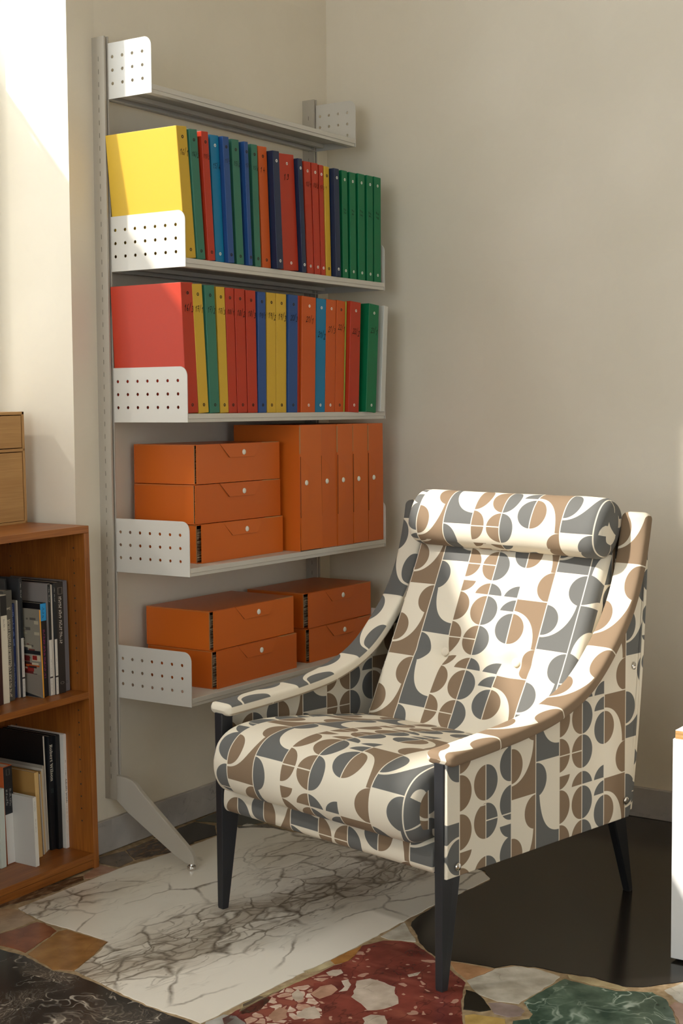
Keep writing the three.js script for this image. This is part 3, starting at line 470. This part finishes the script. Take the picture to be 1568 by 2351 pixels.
const collageMat = mat({ map: canvasTex(collage), roughness: 0.4 });
const cov = {}, coverMat = (c) => (cov[c] ??= mat({ color: c, roughness: 0.5 }));
function plane(w, h, m, u0, u1, name, parent, place) {
  const g = new THREE.PlaneGeometry(w, h), uv = g.attributes.uv;
  for (let i = 0; i < 4; i++) uv.setX(i, mix(u0, u1, uv.getX(i)));
  place(g); return mesh(name, g, m, parent);
}
// x0..x1 of the spine at its foot, z of the spine, depth, height, foot height, spine column, cover colour
function book(label, x0, x1, z, d, h, y, n, color, o = {}) {
  x0 -= y > 0.2 ? 0.0155 : 0.0125; x1 -= y > 0.2 ? 0.0155 : 0.0125; z += y > 0.2 ? 0.015 : 0.012;   // clear of the side panel
  const t = lean(thing(o.name ?? 'book', label, o.cat ?? 'book', o.group)), w = x1 - x0, X = x0 - BX, c = Math.min(0.0022, w * 0.2);
  t.position.set(BX + X * Math.cos(LEAN) - y * Math.sin(LEAN), y * Math.cos(LEAN) + X * Math.sin(LEAN), z); t.rotation.z = LEAN + (o.tilt ?? 0); if (o.turn) t.rotation.y = o.turn;
  const soft = o.soft ?? 0.0007;
  mesh('cover', [bx(0, 0, -d, c, h, -0.0006, soft), bx(w - c, 0, -d, w, h, -0.0006, soft), bx(0, 0, -Math.min(0.003, d), w, h, 0, Math.min(0.0012, w * 0.3))], coverMat(color), t);
  mesh('page_block', bx(c, 0.002, -d + 0.003, w - c, h - 0.0025, -0.003, 0), M.paper, t);
  if (n !== undefined) plane(w * 0.96, h * 0.99, spineMat, (n * SP + 1) / 1024, ((n + 1) * SP - 1) / 1024, 'spine_print', t, (g) => g.translate(w / 2, h / 2, 0.0003));
  return t;
}
const YU = 0.459, YD = 0.041;
book('grey paperback with a plain spine, rightmost on the upper bookcase shelf', -0.149, -0.128, 0.003, 0.2, 0.283, YU, 0, '#6b6a6e');
book('black book with pale capitals down its spine beside the grey paperback', -0.1765, -0.151, 0.012, 0.2, 0.283, YU, 1, '#26221f');
book('black and white paperback standing next to the black book with pale capitals', -0.187, -0.178, 0.013, 0.19, 0.282, YU, 2, '#1e2022', { group: 'black and white paperbacks' });
book('pale thin booklet squeezed between the two black and white paperbacks', -0.193, -0.1876, 0.010, 0.2, 0.28, YU, 6, '#b9aa9b');
book('black and white paperback standing right of the dark book with a blue top', -0.2035, -0.1936, 0.010, 0.2, 0.283, YU, 3, '#8b817a', { group: 'black and white paperbacks' });
book('dark book with a bright blue block at the top of its spine', -0.2245, -0.2042, 0.004, 0.19, 0.236, YU, 4, '#141012');
{
  const t = book('thin book with a yellow spine and a collage of photographs on its cover', -0.2325, -0.2282, 0.013, 0.19, 0.223, YU, 18, '#8c8272', { tilt: 0.02 });
  plane(0.185, 0.221, collageMat, 0, 1, 'cover_print', t, (g) => { g.rotateY(-Math.PI / 2); g.translate(-0.0004, 0.1115, -0.0945); });
}
book('tall black and white paperback with a dark upper half, left of the yellow spine', -0.2525, -0.2435, -0.037, 0.19, 0.3, YU, 5, '#3b3a3a', { group: 'black and white paperbacks' });
book('thin cream booklet standing left of the tall black and white paperback', -0.2575, -0.2535, -0.044, 0.18, 0.245, YU, 6, '#c3b7a5');
book('dark blue book with lighter lettering on the upper bookcase shelf', -0.272, -0.2582, -0.05, 0.18, 0.238, YU, 7, '#1a2a56');
book('tall dark grey book standing behind the blue one', -0.2775, -0.2725, -0.06, 0.17, 0.3, YU, 12, '#4a4742');
book('thick grey-brown book with cream serif capitals on its spine', -0.3095, -0.281, -0.034, 0.19, 0.275, YU, 8, '#5a564d');
book('cream book with a black top on the upper bookcase shelf', -0.3315, -0.3105, -0.022, 0.19, 0.268, YU, 9, '#d5c9b2');
book('dark red and black book, leftmost on the upper bookcase shelf', -0.3545, -0.333, -0.02, 0.19, 0.27, YU, 10, '#2a1512');
book('thin white book with a serif title, rightmost on the lower bookcase shelf', -0.1325, -0.1225, -0.023, 0.2, 0.3, YD, 11, '#e2dccf');
book('plain black book standing left of the thin white one', -0.1475, -0.1335, -0.035, 0.19, 0.299, YD, 12, '#101113');
book('thick black book with a cream serif title on its spine', -0.1635, -0.148, -0.045, 0.18, 0.298, YD, 13, '#12161a');
book('very tall black book with a cream edge on the lower bookcase shelf', -0.1695, -0.1645, -0.053, 0.185, 0.302, YD, 14, '#0f1113', { tilt: 0.02 });
['thin grey booklet leaning against the very tall black book', 'thin white booklet second left of the very tall black book', 'thin brown booklet third left of the very tall black book', 'thin cream booklet standing right beside the kraft card book'].forEach((l, i) => book(l, -0.1765 - i * 0.0075, -0.1725 - i * 0.0075, -0.05 + i * 0.004, 0.16, [0.226, 0.22, 0.216, 0.212][i], YD, [6, 14, 15, 6][i], ['#a79d8b', '#d5cbb8', '#a08356', '#cbbfa8'][i], { tilt: 0.026 + i * 0.004 }));
book('book in brown kraft card behind the small white book', -0.2245, -0.2105, -0.03, 0.17, 0.222, YD, 15, '#b48a4c', { tilt: 0.03 });
book('small pale grey book pulled forward on the lower bookcase shelf', -0.2785, -0.2665, 0.015, 0.13, 0.177, YD, 16, '#c4beb2', { tilt: 0.022 });
book('two-tone book, black above and white below, on the lower shelf', -0.304, -0.274, -0.058, 0.17, 0.25, YD, 17, '#c8622e', { tilt: 0.02 });
book('narrow pale green book, leftmost on the lower bookcase shelf', -0.332, -0.315, -0.05, 0.17, 0.2, YD, 19, '#c3c8b8');

// ---------------------------------------------------------------- low white cabinet at the right edge
{
  const t = thing('low_cabinet', 'low white cabinet with a plywood top at the right edge', 'cabinet');
  t.position.set(0.071, 0, 1.535);
  mesh('side_panel', bx(0, 0.006, 0, 0.018, 0.4765, 0.9, 0.0012, 'z'), M.white, t);
  mesh('back_panel', bx(0.018, 0.006, 0.001, 0.46, 0.4765, 0.016, 0.001), M.white, t);
  mesh('side_panel', bx(0.46, 0.006, 0, 0.478, 0.4765, 0.9, 0.0012, 'z'), M.white, t);
  mesh('bottom_board', bx(0.018, 0.03, 0.016, 0.46, 0.048, 0.9, 0.001, 'z'), M.white, t);
  const top = mesh('top_board', bx(0.004, 0.4935, 0.004, 0.474, 0.495, 0.9, 0.0003, 'z'), M.white, t);
  for (let i = 0; i < 4; i++) mesh('ply_layer', bx(0.004 + (i % 2) * 0.0002, 0.4765 + i * 0.0042, 0.004, 0.474, 0.4765 + i * 0.0042 + 0.0043, 0.9, 0.0002, i % 2 ? 'x' : 'z'), i % 2 ? M.ply : M.paleWood, top);
  for (const [x, z] of [[0.03, 0.04], [0.44, 0.04], [0.03, 0.86], [0.44, 0.86]]) { const f = new THREE.CylinderGeometry(0.012, 0.012, 0.03, 16); f.translate(x, 0.015, z); mesh('foot', f, M.black, t); }
}

// ---------------------------------------------------------------- armchair
// printed cotton: a grid of half discs, quarter discs and commas, nine columns across one repeat
const CW = 0.082, PH = 0.19, COLS = 9, fab = document.createElement('canvas'); fab.width = 1971; fab.height = 507;
{
  const c = fab.getContext('2d'), cw = 219, P = 507, CREAM = '#e4d9c3', T = '#866f56', S = '#64635f', ln = 7;
  c.fillStyle = CREAM; c.fillRect(0, 0, 1971, P);
  const wrap = (f) => { for (const k of [-1, 0, 1]) { c.save(); c.translate(0, k * P); f(); c.restore(); } };
  const r = 0.194 * P, rx = 0.455 * cw;
  const half = (col, y, side, color) => wrap(() => { c.fillStyle = color; c.beginPath(); c.ellipse(side > 0 ? col * cw : (col + 1) * cw, y * P, rx, r, 0, side > 0 ? -Math.PI / 2 : Math.PI / 2, side > 0 ? Math.PI / 2 : Math.PI * 1.5); c.closePath(); c.fill(); });
  // quarter disc: attached to the left (side 1) or right line, flat edge at y, bulging up (-1) or down (1)
  const quarter = (col, y, side, down, color) => wrap(() => {
    const x = side > 0 ? col * cw : (col + 1) * cw, h = 0.15 * P; c.fillStyle = color; c.beginPath(); c.moveTo(x, y * P);
    c.lineTo(x, y * P + down * h); c.bezierCurveTo(x + side * rx * 0.5, y * P + down * h, x + side * rx * 0.95, y * P + down * h * 0.5, x + side * rx, y * P); c.closePath(); c.fill();
  });
  const hline = (x0, x1, y) => wrap(() => { c.fillStyle = CREAM; c.fillRect(x0 * cw, y * P - ln / 2, (x1 - x0) * cw, ln); });
  // comma column: half disc on the right line, then a ground of the same colour with a cream crescent round a half disc on the left line
  const comma = (col, y, color) => {
    const x = col * cw;
    half(col, y + 0.2, -1, color);
    wrap(() => {
      c.fillStyle = color; c.beginPath(); c.moveTo(x + cw, y * P + 0.2 * P); c.lineTo(x + cw, (y + 1) * P); c.lineTo(x, (y + 1) * P); c.lineTo(x, (y + 0.84) * P);
      c.bezierCurveTo(x + cw * 0.45, (y + 0.84) * P, x + cw * 0.86, (y + 0.66) * P, x + cw * 0.9, (y + 0.4) * P); c.closePath(); c.fill();
    });
    half(col, y + 0.62, 1, color); hline(col, col + 1, y);
  };
  comma(0, 0.35, T); comma(5, 0.02, S);
  // column 1: slate ground with a cream lobe
  wrap(() => {
    const x = cw; c.fillStyle = S; c.beginPath(); c.moveTo(x, 0.2 * P); c.lineTo(x, P); c.lineTo(x + cw, P); c.lineTo(x + cw, 0.84 * P); c.bezierCurveTo(x + cw * 0.45, 0.84 * P, x + cw * 0.22, 0.66 * P, x + cw * 0.16, 0.4 * P); c.closePath(); c.fill();
  });
  half(1, 0.2, 1, S); hline(1, 2, 0);
  // columns 2 and 3
  for (const y of [0, 0.595]) half(2, y, 1, T);
  quarter(2, 0.243, 1, 1, T);
  half(2, 0.02, -1, T); half(2, 0.62, -1, T); quarter(2, 0.405, -1, -1, T); hline(2, 2.98, 0.01);
  half(3, 0.02, 1, S); half(3, 0.62, 1, S); quarter(3, 0.405, 1, -1, S);
  half(3, 0.81, -1, S); quarter(3, 0.405, -1, -1, S); quarter(3, 0.59, -1, -1, S); hline(2.5, 5, 0.415);
  // column 4: taupe ground with a cream arch round a half disc
  wrap(() => {
    const x = 4 * cw; c.fillStyle = T; c.beginPath(); c.moveTo(x, 0.42 * P); c.lineTo(x + cw, 0.42 * P); c.lineTo(x + cw, 1.03 * P); c.lineTo(x + cw * 0.84, 1.03 * P); c.bezierCurveTo(x + cw * 0.86, 0.82 * P, x + cw * 0.62, 0.59 * P, x, 0.575 * P); c.closePath(); c.fill();
  });
  half(4, 0.81, 1, T); half(4, 1.225, -1, T); hline(4, 5, 0.415);
  // column 6: the slate comma again, upside down
  c.save(); c.translate(6.5 * cw, P / 2); c.rotate(Math.PI); c.translate(-5.5 * cw, -P / 2); comma(5, 0.6, S); c.restore();
  // columns 7 and 8
  half(7, 0.1, 1, T); half(7, 0.52, 1, T); quarter(7, 0.74, 1, 1, T); half(7, 0.06, -1, T); half(7, 0.48, -1, T);
  half(8, 0.06, 1, S); half(8, 0.48, 1, S); half(8, 0.93, -1, S); half(8, 0.36, -1, S); quarter(8, 0.6, -1, 1, S);
  hline(7, 8, 0.3); hline(8, 9, 0.48);
  c.fillStyle = CREAM; for (let i = 0; i <= COLS; i++) c.fillRect(i * cw - ln / 2, 0, ln, P);
}
const weave = tex(256, 256, 0.02, 0.02, (x, y) => 128 + 55 * Math.sin(x * 3141.6) * Math.sin(y * 3141.6) + 60 * fbm(x * 900, y * 900, 2, 2), false);
const fabTex = canvasTex(fab); fabTex.repeat.set(1 / (COLS * CW), 1 / PH);
M.fabric = mat({ map: fabTex, roughness: 0.85, bumpMap: weave, bumpScale: 0.00012, sheen: 0.12, sheenColor: new THREE.Color(0.8, 0.78, 0.74), sheenRoughness: 0.5 });
M.buttonFabric = mat({ color: '#ddd0ba', roughness: 0.85 });
M.plainFabric = mat({ color: '#cdbfa6', roughness: 0.88, bumpMap: weave, bumpScale: 0.00012 });

const chair = thing('armchair', 'armchair upholstered in a brown, grey and cream geometric print on black legs', 'armchair');
chair.position.set(-0.262, 0, 0.8675); chair.rotation.y = Math.atan2(-0.9783, -0.2070);   // x = to its right arm in the picture, z = forward
function setUV(g, f) { const p = g.attributes.position, uv = new Float32Array(p.count * 2); for (let i = 0; i < p.count; i++) { const q = f(p.getX(i), p.getY(i), p.getZ(i), i); uv[i * 2] = q[0]; uv[i * 2 + 1] = q[1]; } g.setAttribute('uv', new THREE.BufferAttribute(uv, 2)); return g; }
// closed section (z, y) carried across x from -w to w with rounded ends; the uv is x and the length along the section
function loft(sec, w, round, nS, nX, o = {}) {
  const curve = new THREE.CatmullRomCurve3(sec.map((p) => V(p[0], p[1], 0)), true, 'centripetal'), pts = curve.getSpacedPoints(nS), len = curve.getLength();
  let at0 = 0; if (o.anchor) { let best = 9; pts.forEach((p, i) => { const d = Math.hypot(p.x - o.anchor[0], p.y - o.anchor[1]); if (i < nS && d < best) { best = d; at0 = i / nS * len; } }); }
  const nor = pts.map((p, i) => { const a = pts[(i + nS - 1) % nS], b = pts[(i + 1) % nS]; return V(b.y - a.y, -(b.x - a.x), 0).normalize(); });
  let area = 0; for (let i = 0; i < nS; i++) area += pts[i].x * pts[i + 1].y - pts[i + 1].x * pts[i].y;
  const sign = area > 0 ? 1 : -1, xs = [], ins = [];
  const K = 7;
  for (let i = 0; i <= K; i++) { const a = i / K * Math.PI / 2; xs.push(-w + round * (1 - Math.sin(a))); ins.push(round * (1 - Math.cos(a))); }
  xs.reverse(); ins.reverse();
  const left = xs.map((x, i) => [x, ins[i]]).reverse().map(([x], i) => { const a = i / K * Math.PI / 2; return [-w + round * (1 - Math.cos(a)), round * (1 - Math.sin(a))]; });
  const rings = [...left]; for (let i = 1; i < nX; i++) rings.push([mix(-w + round, w - round, i / nX), 0]);
  for (const [x, q] of [...left].reverse()) rings.push([-x, q]);
  const pos = [], uv = [], idx = [], n1 = nS + 1;
  rings.forEach(([x, q]) => {
    for (let i = 0; i <= nS; i++) {
      const p = pts[i % nS], n = nor[i % nS]; let z = p.x - n.x * sign * q, y = p.y - n.y * sign * q;
      if (o.shape) [z, y] = o.shape(x, z, y, n.x * sign, n.y * sign);
      pos.push(x, y, z); uv.push((x - (o.u ?? 0)) * 0.911 + CW, i / nS * len - at0);
    }
  });
  for (let k = 0; k < rings.length - 1; k++) for (let i = 0; i < nS; i++) { const a = k * n1 + i, b = a + n1; sign > 0 ? idx.push(a, b, a + 1, a + 1, b, b + 1) : idx.push(a, a + 1, b, a + 1, b + 1, b); }
  for (const [k, rev] of [[0, false], [rings.length - 1, true]]) {   // end caps
    const c = pos.length / 3; let cy = 0, cz = 0;
    for (let i = 0; i < nS; i++) { cy += pos[(k * n1 + i) * 3 + 1] / nS; cz += pos[(k * n1 + i) * 3 + 2] / nS; }
    pos.push(rings[k][0] * 1.012, cy, cz); uv.push(cz, cy);
    const base = pos.length / 3; for (let i = 0; i <= nS; i++) { const s = (k * n1 + i) * 3; pos.push(pos[s], pos[s + 1], pos[s + 2]); uv.push(pos[s + 2], pos[s + 1]); }
    for (let i = 0; i < nS; i++) (rev !== (sign > 0)) ? idx.push(c, base + i, base + i + 1) : idx.push(c, base + i + 1, base + i);
  }
  const g = new THREE.BufferGeometry();
  g.setAttribute('position', new THREE.Float32BufferAttribute(pos, 3)); g.setAttribute('uv', new THREE.Float32BufferAttribute(uv, 2)); g.setIndex(idx);
  return smooth(g);
}
// normals averaged over vertices that share a place
function smooth(g) {
  g.computeVertexNormals(); const p = g.attributes.position, n = g.attributes.normal, at = new Map();
  for (let i = 0; i < p.count; i++) { const k = [p.getX(i), p.getY(i), p.getZ(i)].map((v) => Math.round(v * 2e4)).join(); const s = at.get(k) ?? at.set(k, [0, 0, 0]).get(k); s[0] += n.getX(i); s[1] += n.getY(i); s[2] += n.getZ(i); }
  for (let i = 0; i < p.count; i++) { const s = at.get([p.getX(i), p.getY(i), p.getZ(i)].map((v) => Math.round(v * 2e4)).join()), l = Math.hypot(...s) || 1; n.setXYZ(i, s[0] / l, s[1] / l, s[2] / l); }
  return g;
}
// arms: the path of the upper face of the pad in the z-y plane, from the front to the top of the back
const armPath = new THREE.CatmullRomCurve3([[-0.012, 0.489], [-0.06, 0.492], [-0.15, 0.4985], [-0.24, 0.507], [-0.349, 0.525], [-0.457, 0.568], [-0.538, 0.636], [-0.604, 0.719], [-0.640, 0.797], [-0.661, 0.874], [-0.669, 0.916]].map((p) => V(0, p[1], p[0])), false, 'centripetal');
const PADT = 0.030;
function armPad(x0, x1) {
  const n = 90, K = 40, pos = [], uv = [], idx = [], len = armPath.getLength(), cap = 0.016, prof = [];
  for (let i = 0; i < K; i++) { const a = i / K * Math.PI * 2, e = 0.42, c = Math.cos(a), s = Math.sin(a); prof.push([Math.sign(c) * Math.abs(c) ** e, Math.sign(s) * Math.abs(s) ** 0.6]); }
  const rings = [];
  for (let i = 0; i <= n + 12; i++) {
    const u = i < 6 ? 0 : i > n + 6 ? 1 : (i - 6) / n, q = i < 6 ? 1 - i / 6 : i > n + 6 ? (i - n - 6) / 6 : 0;
    const p = armPath.getPointAt(u), t = armPath.getTangentAt(u), N = V(0, -t.z, t.y), a = Math.asin(Math.min(1, q)), grow = Math.sin(a) * cap * (u ? 1 : -1), shrink = 1 - Math.cos(a);
    rings.push({ c: p.clone().addScaledVector(N, -PADT / 2).addScaledVector(t, grow), N, w: (x1 - x0) / 2 - shrink * cap, h: PADT / 2 - shrink * cap * 0.9, at: u * len + grow });
  }
  rings.forEach(({ c, N, w, h, at }) => { for (let k = 0; k <= K; k++) { const [a, b] = prof[k % K]; pos.push((x0 + x1) / 2 + a * w, c.y + N.y * b * h, c.z + N.z * b * h); { const e = x0 > 0 ? a : -a; uv.push((x0 > 0 ? 0 : 5) * CW + (e + 1) * w * 1.06 + (b < 0 ? e * (1 - Math.abs(b)) * 0 + b * b * h * 0.6 * e : 0), at * 0.9); } } });
  for (let i = 0; i < rings.length - 1; i++) for (let k = 0; k < K; k++) { const a = i * (K + 1) + k, b = a + K + 1; idx.push(a, b, a + 1, a + 1, b, b + 1); }
  for (const i of [0, rings.length - 1]) { const c = pos.length / 3, r = rings[i]; pos.push((x0 + x1) / 2, r.c.y, r.c.z); uv.push((x0 > 0 ? 0.4 : 5.4) * CW, r.at * 0.9); for (let k = 0; k < K; k++) { const a = i * (K + 1) + k; i ? idx.push(a, c, a + 1) : idx.push(a, a + 1, c); } }
  const g = new THREE.BufferGeometry(); g.setAttribute('position', new THREE.Float32BufferAttribute(pos, 3)); g.setAttribute('uv', new THREE.Float32BufferAttribute(uv, 2)); g.setIndex(idx);
  return smooth(g);
}
const screwGeo = new THREE.SphereGeometry(0.0085, 20, 10, 0, Math.PI * 2, 0, Math.PI / 2); screwGeo.scale(1, 0.45, 1); screwGeo.rotateZ(-Math.PI / 2);
for (const s of [-1, 1]) {
  const zf = s > 0 ? 0 : -0.02, side = [[zf, 0.2325], [zf, 0.4645]];
  for (let i = 0; i <= 30; i++) { const u = 0.045 + 0.945 * i / 30, p = armPath.getPointAt(u), t = armPath.getTangentAt(u); side.push([p.z + t.z * 0 + t.y * -0.024, p.y - 0.024 * -t.z]); }
  side.splice(2, 1);
  const up = [[-0.688, 0.89], [-0.6865, 0.82], [-0.682, 0.75], [-0.671, 0.6], [-0.659, 0.452], [-0.647, 0.34], [-0.635, 0.25], [-0.628, 0.2325]];
  const g = extrude([...side, ...up].map(([z, y]) => [-z, y]), 0.011, 0.003); g.rotateY(Math.PI / 2); g.translate(s > 0 ? 0.357 : -0.368, 0, 0);
  const panel = mesh('side_panel', setUV(g, (x, y, z) => [-z + CW - 0.29 + Math.abs(x) * 0.02, y - 0.42]), M.fabric, chair);
  for (const [z, y] of [[-0.029, 0.254], [-0.612, 0.274], [-0.640, 0.581]]) { const sc = mesh('screw', screwGeo, M.chrome, panel); sc.position.set(s * 0.368, y, z); if (s < 0) sc.rotation.y = Math.PI; }
  mesh('arm_pad', armPad(s > 0 ? 0.305 : -0.3785, s > 0 ? 0.3785 : -0.305), M.fabric, chair);
  // front leg: a post up to the arm, tapered below the seat
  const front = new THREE.Shape(); front.moveTo(0.004, 0.4655); front.lineTo(0.004, 0.006); front.lineTo(0.0025, 0); front.lineTo(-0.0135, 0); front.lineTo(-0.015, 0.006); front.lineTo(-0.048, 0.235); front.lineTo(-0.03, 0.25); front.lineTo(-0.03, 0.4655); front.closePath();
  const fg = extrude(front, 0.026, 0.002), p = fg.attributes.position;
  for (let i = 0; i < p.count; i++) { const y = p.getY(i), k = mix(0.72, 1, clamp(y / 0.235, 0, 1)); p.setZ(i, (p.getZ(i) - 0.013) * k); }
  fg.rotateY(-Math.PI / 2); fg.translate(s * 0.3432, 0, 0); fg.computeVertexNormals(); mesh('front_leg', fg, M.ebony, chair);
  // rear leg: splayed backwards and a little inwards
  const rings = [[0.262, 0, -0.776, 0.0095, 0.0085], [0.263, 0.006, -0.7735, 0.010, 0.009], [0.330, 0.262, -0.617, 0.012, 0.027]], pos = [], idx = [];
  rings.forEach(([x, y, z, hw, hd]) => { const b = 0.003; for (const [a, c] of [[-hw + b, -hd], [hw - b, -hd], [hw, -hd + b], [hw, hd - b], [hw - b, hd], [-hw + b, hd], [-hw, hd - b], [-hw, -hd + b]]) pos.push(s * x + a, y, z + c); });
  for (let k = 0; k < 2; k++) for (let i = 0; i < 8; i++) { const a = k * 8 + i, b = k * 8 + (i + 1) % 8; idx.push(a, a + 8, b, b, a + 8, b + 8); }
  for (let i = 1; i < 7; i++) idx.push(0, i, i + 1, 16, 16 + i + 1, 16 + i);
  let rg = new THREE.BufferGeometry(); rg.setAttribute('position', new THREE.Float32BufferAttribute(pos, 3)); rg.setAttribute('uv', new THREE.Float32BufferAttribute(pos.filter((v, i) => i % 3 !== 2), 2)); rg.setIndex(idx); rg = toCreasedNormals(rg, 0.5); mesh('rear_leg', rg, M.ebony, chair);
}
// back panel behind the cushions: a curved sheet with padded edges
{
  const line = [[-0.633, 0.245], [-0.655, 0.40], [-0.672, 0.56], [-0.684, 0.72], [-0.6895, 0.84], [-0.6905, 0.895]], t = 0.013;
  const c = new THREE.CatmullRomCurve3(line.map((p) => V(p[0], p[1], 0))).getPoints(24);
  const g = extrude([...c.map((p) => [p.x, p.y]), ...[...c].reverse().map((p) => [p.x - t, p.y])], 0.716, 0.004); g.rotateY(-Math.PI / 2); g.translate(0.358, 0, 0);   // (z, y) profile across x
  mesh('back_panel', setUV(g, (x, y, z) => [x + Math.abs(z) * 0.5, y]), M.fabric, chair);
  for (const s of [-1, 1]) { const sc = mesh('screw', screwGeo, M.chrome, chair); sc.position.set(s * 0.358, 0.855, -0.6975); if (s < 0) sc.rotation.y = Math.PI; }
}
// seat frame: padded front rail and the board that carries the cushion
mesh('front_rail', loft([[-0.035, 0.236], [-0.008, 0.2355], [0.0015, 0.246], [0.003, 0.268], [0.0, 0.288], [-0.012, 0.299], [-0.04, 0.300], [-0.045, 0.27]], 0.3285, 0.006, 48, 12, { u: -0.095, anchor: [0.002, 0.251] }), M.fabric, chair);
mesh('seat_board', bx(-0.349, 0.2385, -0.625, 0.349, 0.262, -0.049, 0.003), M.plainFabric, chair);
// seat cushion: soft front roll, slightly crowned, falling towards the back
mesh('seat_cushion', loft([[-0.10, 0.2905], [0.0, 0.293], [0.034, 0.302], [0.052, 0.328], [0.0575, 0.366], [0.049, 0.402], [0.022, 0.430], [-0.02, 0.4435], [-0.09, 0.446], [-0.20, 0.4365], [-0.33, 0.420], [-0.43, 0.405], [-0.475, 0.391], [-0.49, 0.36], [-0.485, 0.318], [-0.46, 0.293], [-0.3, 0.288]], 0.314, 0.032, 150, 44, {
  u: -0.155, anchor: [0.049, 0.402],
  shape: (x, z, y, nz, ny) => { const c = 1 - (x / 0.314) ** 2; return [z + nz * 0.004 * c * (nz > 0.3 ? 1 : 0), y + (ny > 0 ? ny * 0.007 * c : 0) + 0.0012 * fbm(x * 9, z * 9 + y * 9, 3, 3)]; },
}), M.fabric, chair);
// back cushion with two buttons drawn in
const BTN = [[-0.111, 0.571], [0.111, 0.571]];
mesh('back_cushion', loft([[-0.432, 0.398], [-0.452, 0.447], [-0.490, 0.525], [-0.528, 0.600], [-0.573, 0.695], [-0.612, 0.780], [-0.642, 0.847], [-0.662, 0.874], [-0.684, 0.862], [-0.691, 0.82], [-0.680, 0.72], [-0.655, 0.60], [-0.615, 0.49], [-0.56, 0.405], [-0.50, 0.375], [-0.455, 0.376]], 0.2935, 0.022, 170, 90, {
  u: -0.19, anchor: [-0.535, 0.614],
  shape: (x, z, y, nz, ny) => {
    if (nz < 0.3) return [z, y];
    let d = 0.008 * (1 - (x / 0.2935) ** 2) + 0.0015 * fbm(x * 8, y * 8, 2, 3);
    for (const [bx_, by] of BTN) { const q = Math.hypot(x - bx_, (y - by) * 1.1); d -= 0.018 * Math.exp(-((q / 0.028) ** 2)) + 0.008 * Math.exp(-((q / 0.075) ** 2)); d -= 0.004 * Math.exp(-(((x - bx_) / 0.1) ** 2) - ((y - by) / 0.012) ** 2); }
    return [z + nz * d, y + ny * d];
  },
}), M.fabric, chair);
for (const [x, y] of BTN) { const b = new THREE.SphereGeometry(0.0125, 24, 16); b.scale(1, 1, 0.34); const m = mesh('button', b, M.buttonFabric, chair); m.position.set(x, y + 0.0014, -0.5328); m.rotation.x = -0.43; }
// head rest: a fat bolster resting against the top of the back
{
  const sec = [], cz = -0.632, cy = 0.892, tilt = 0.42;
  for (let i = 0; i < 20; i++) { const a = i / 20 * Math.PI * 2 - 1.2, e = 0.85, p = 0.071 * Math.sign(Math.sin(a)) * Math.abs(Math.sin(a)) ** e, q = 0.0535 * Math.sign(Math.cos(a)) * Math.abs(Math.cos(a)) ** e; sec.push([cz + q * Math.cos(tilt) - p * Math.sin(tilt), cy + p * Math.cos(tilt) + q * Math.sin(tilt)]); }
  mesh('head_rest', loft(sec, 0.301, 0.034, 110, 50, { u: -0.165, anchor: [-0.575, 0.885], shape: (x, z, y) => [z + 0.002 * fbm(x * 8, y * 10, 4, 3), y + 0.004 * fbm(x * 6, z * 9, 8, 3)] }), M.fabric, chair).position.x = 0.01;
}

renderer.render(scene, camera);
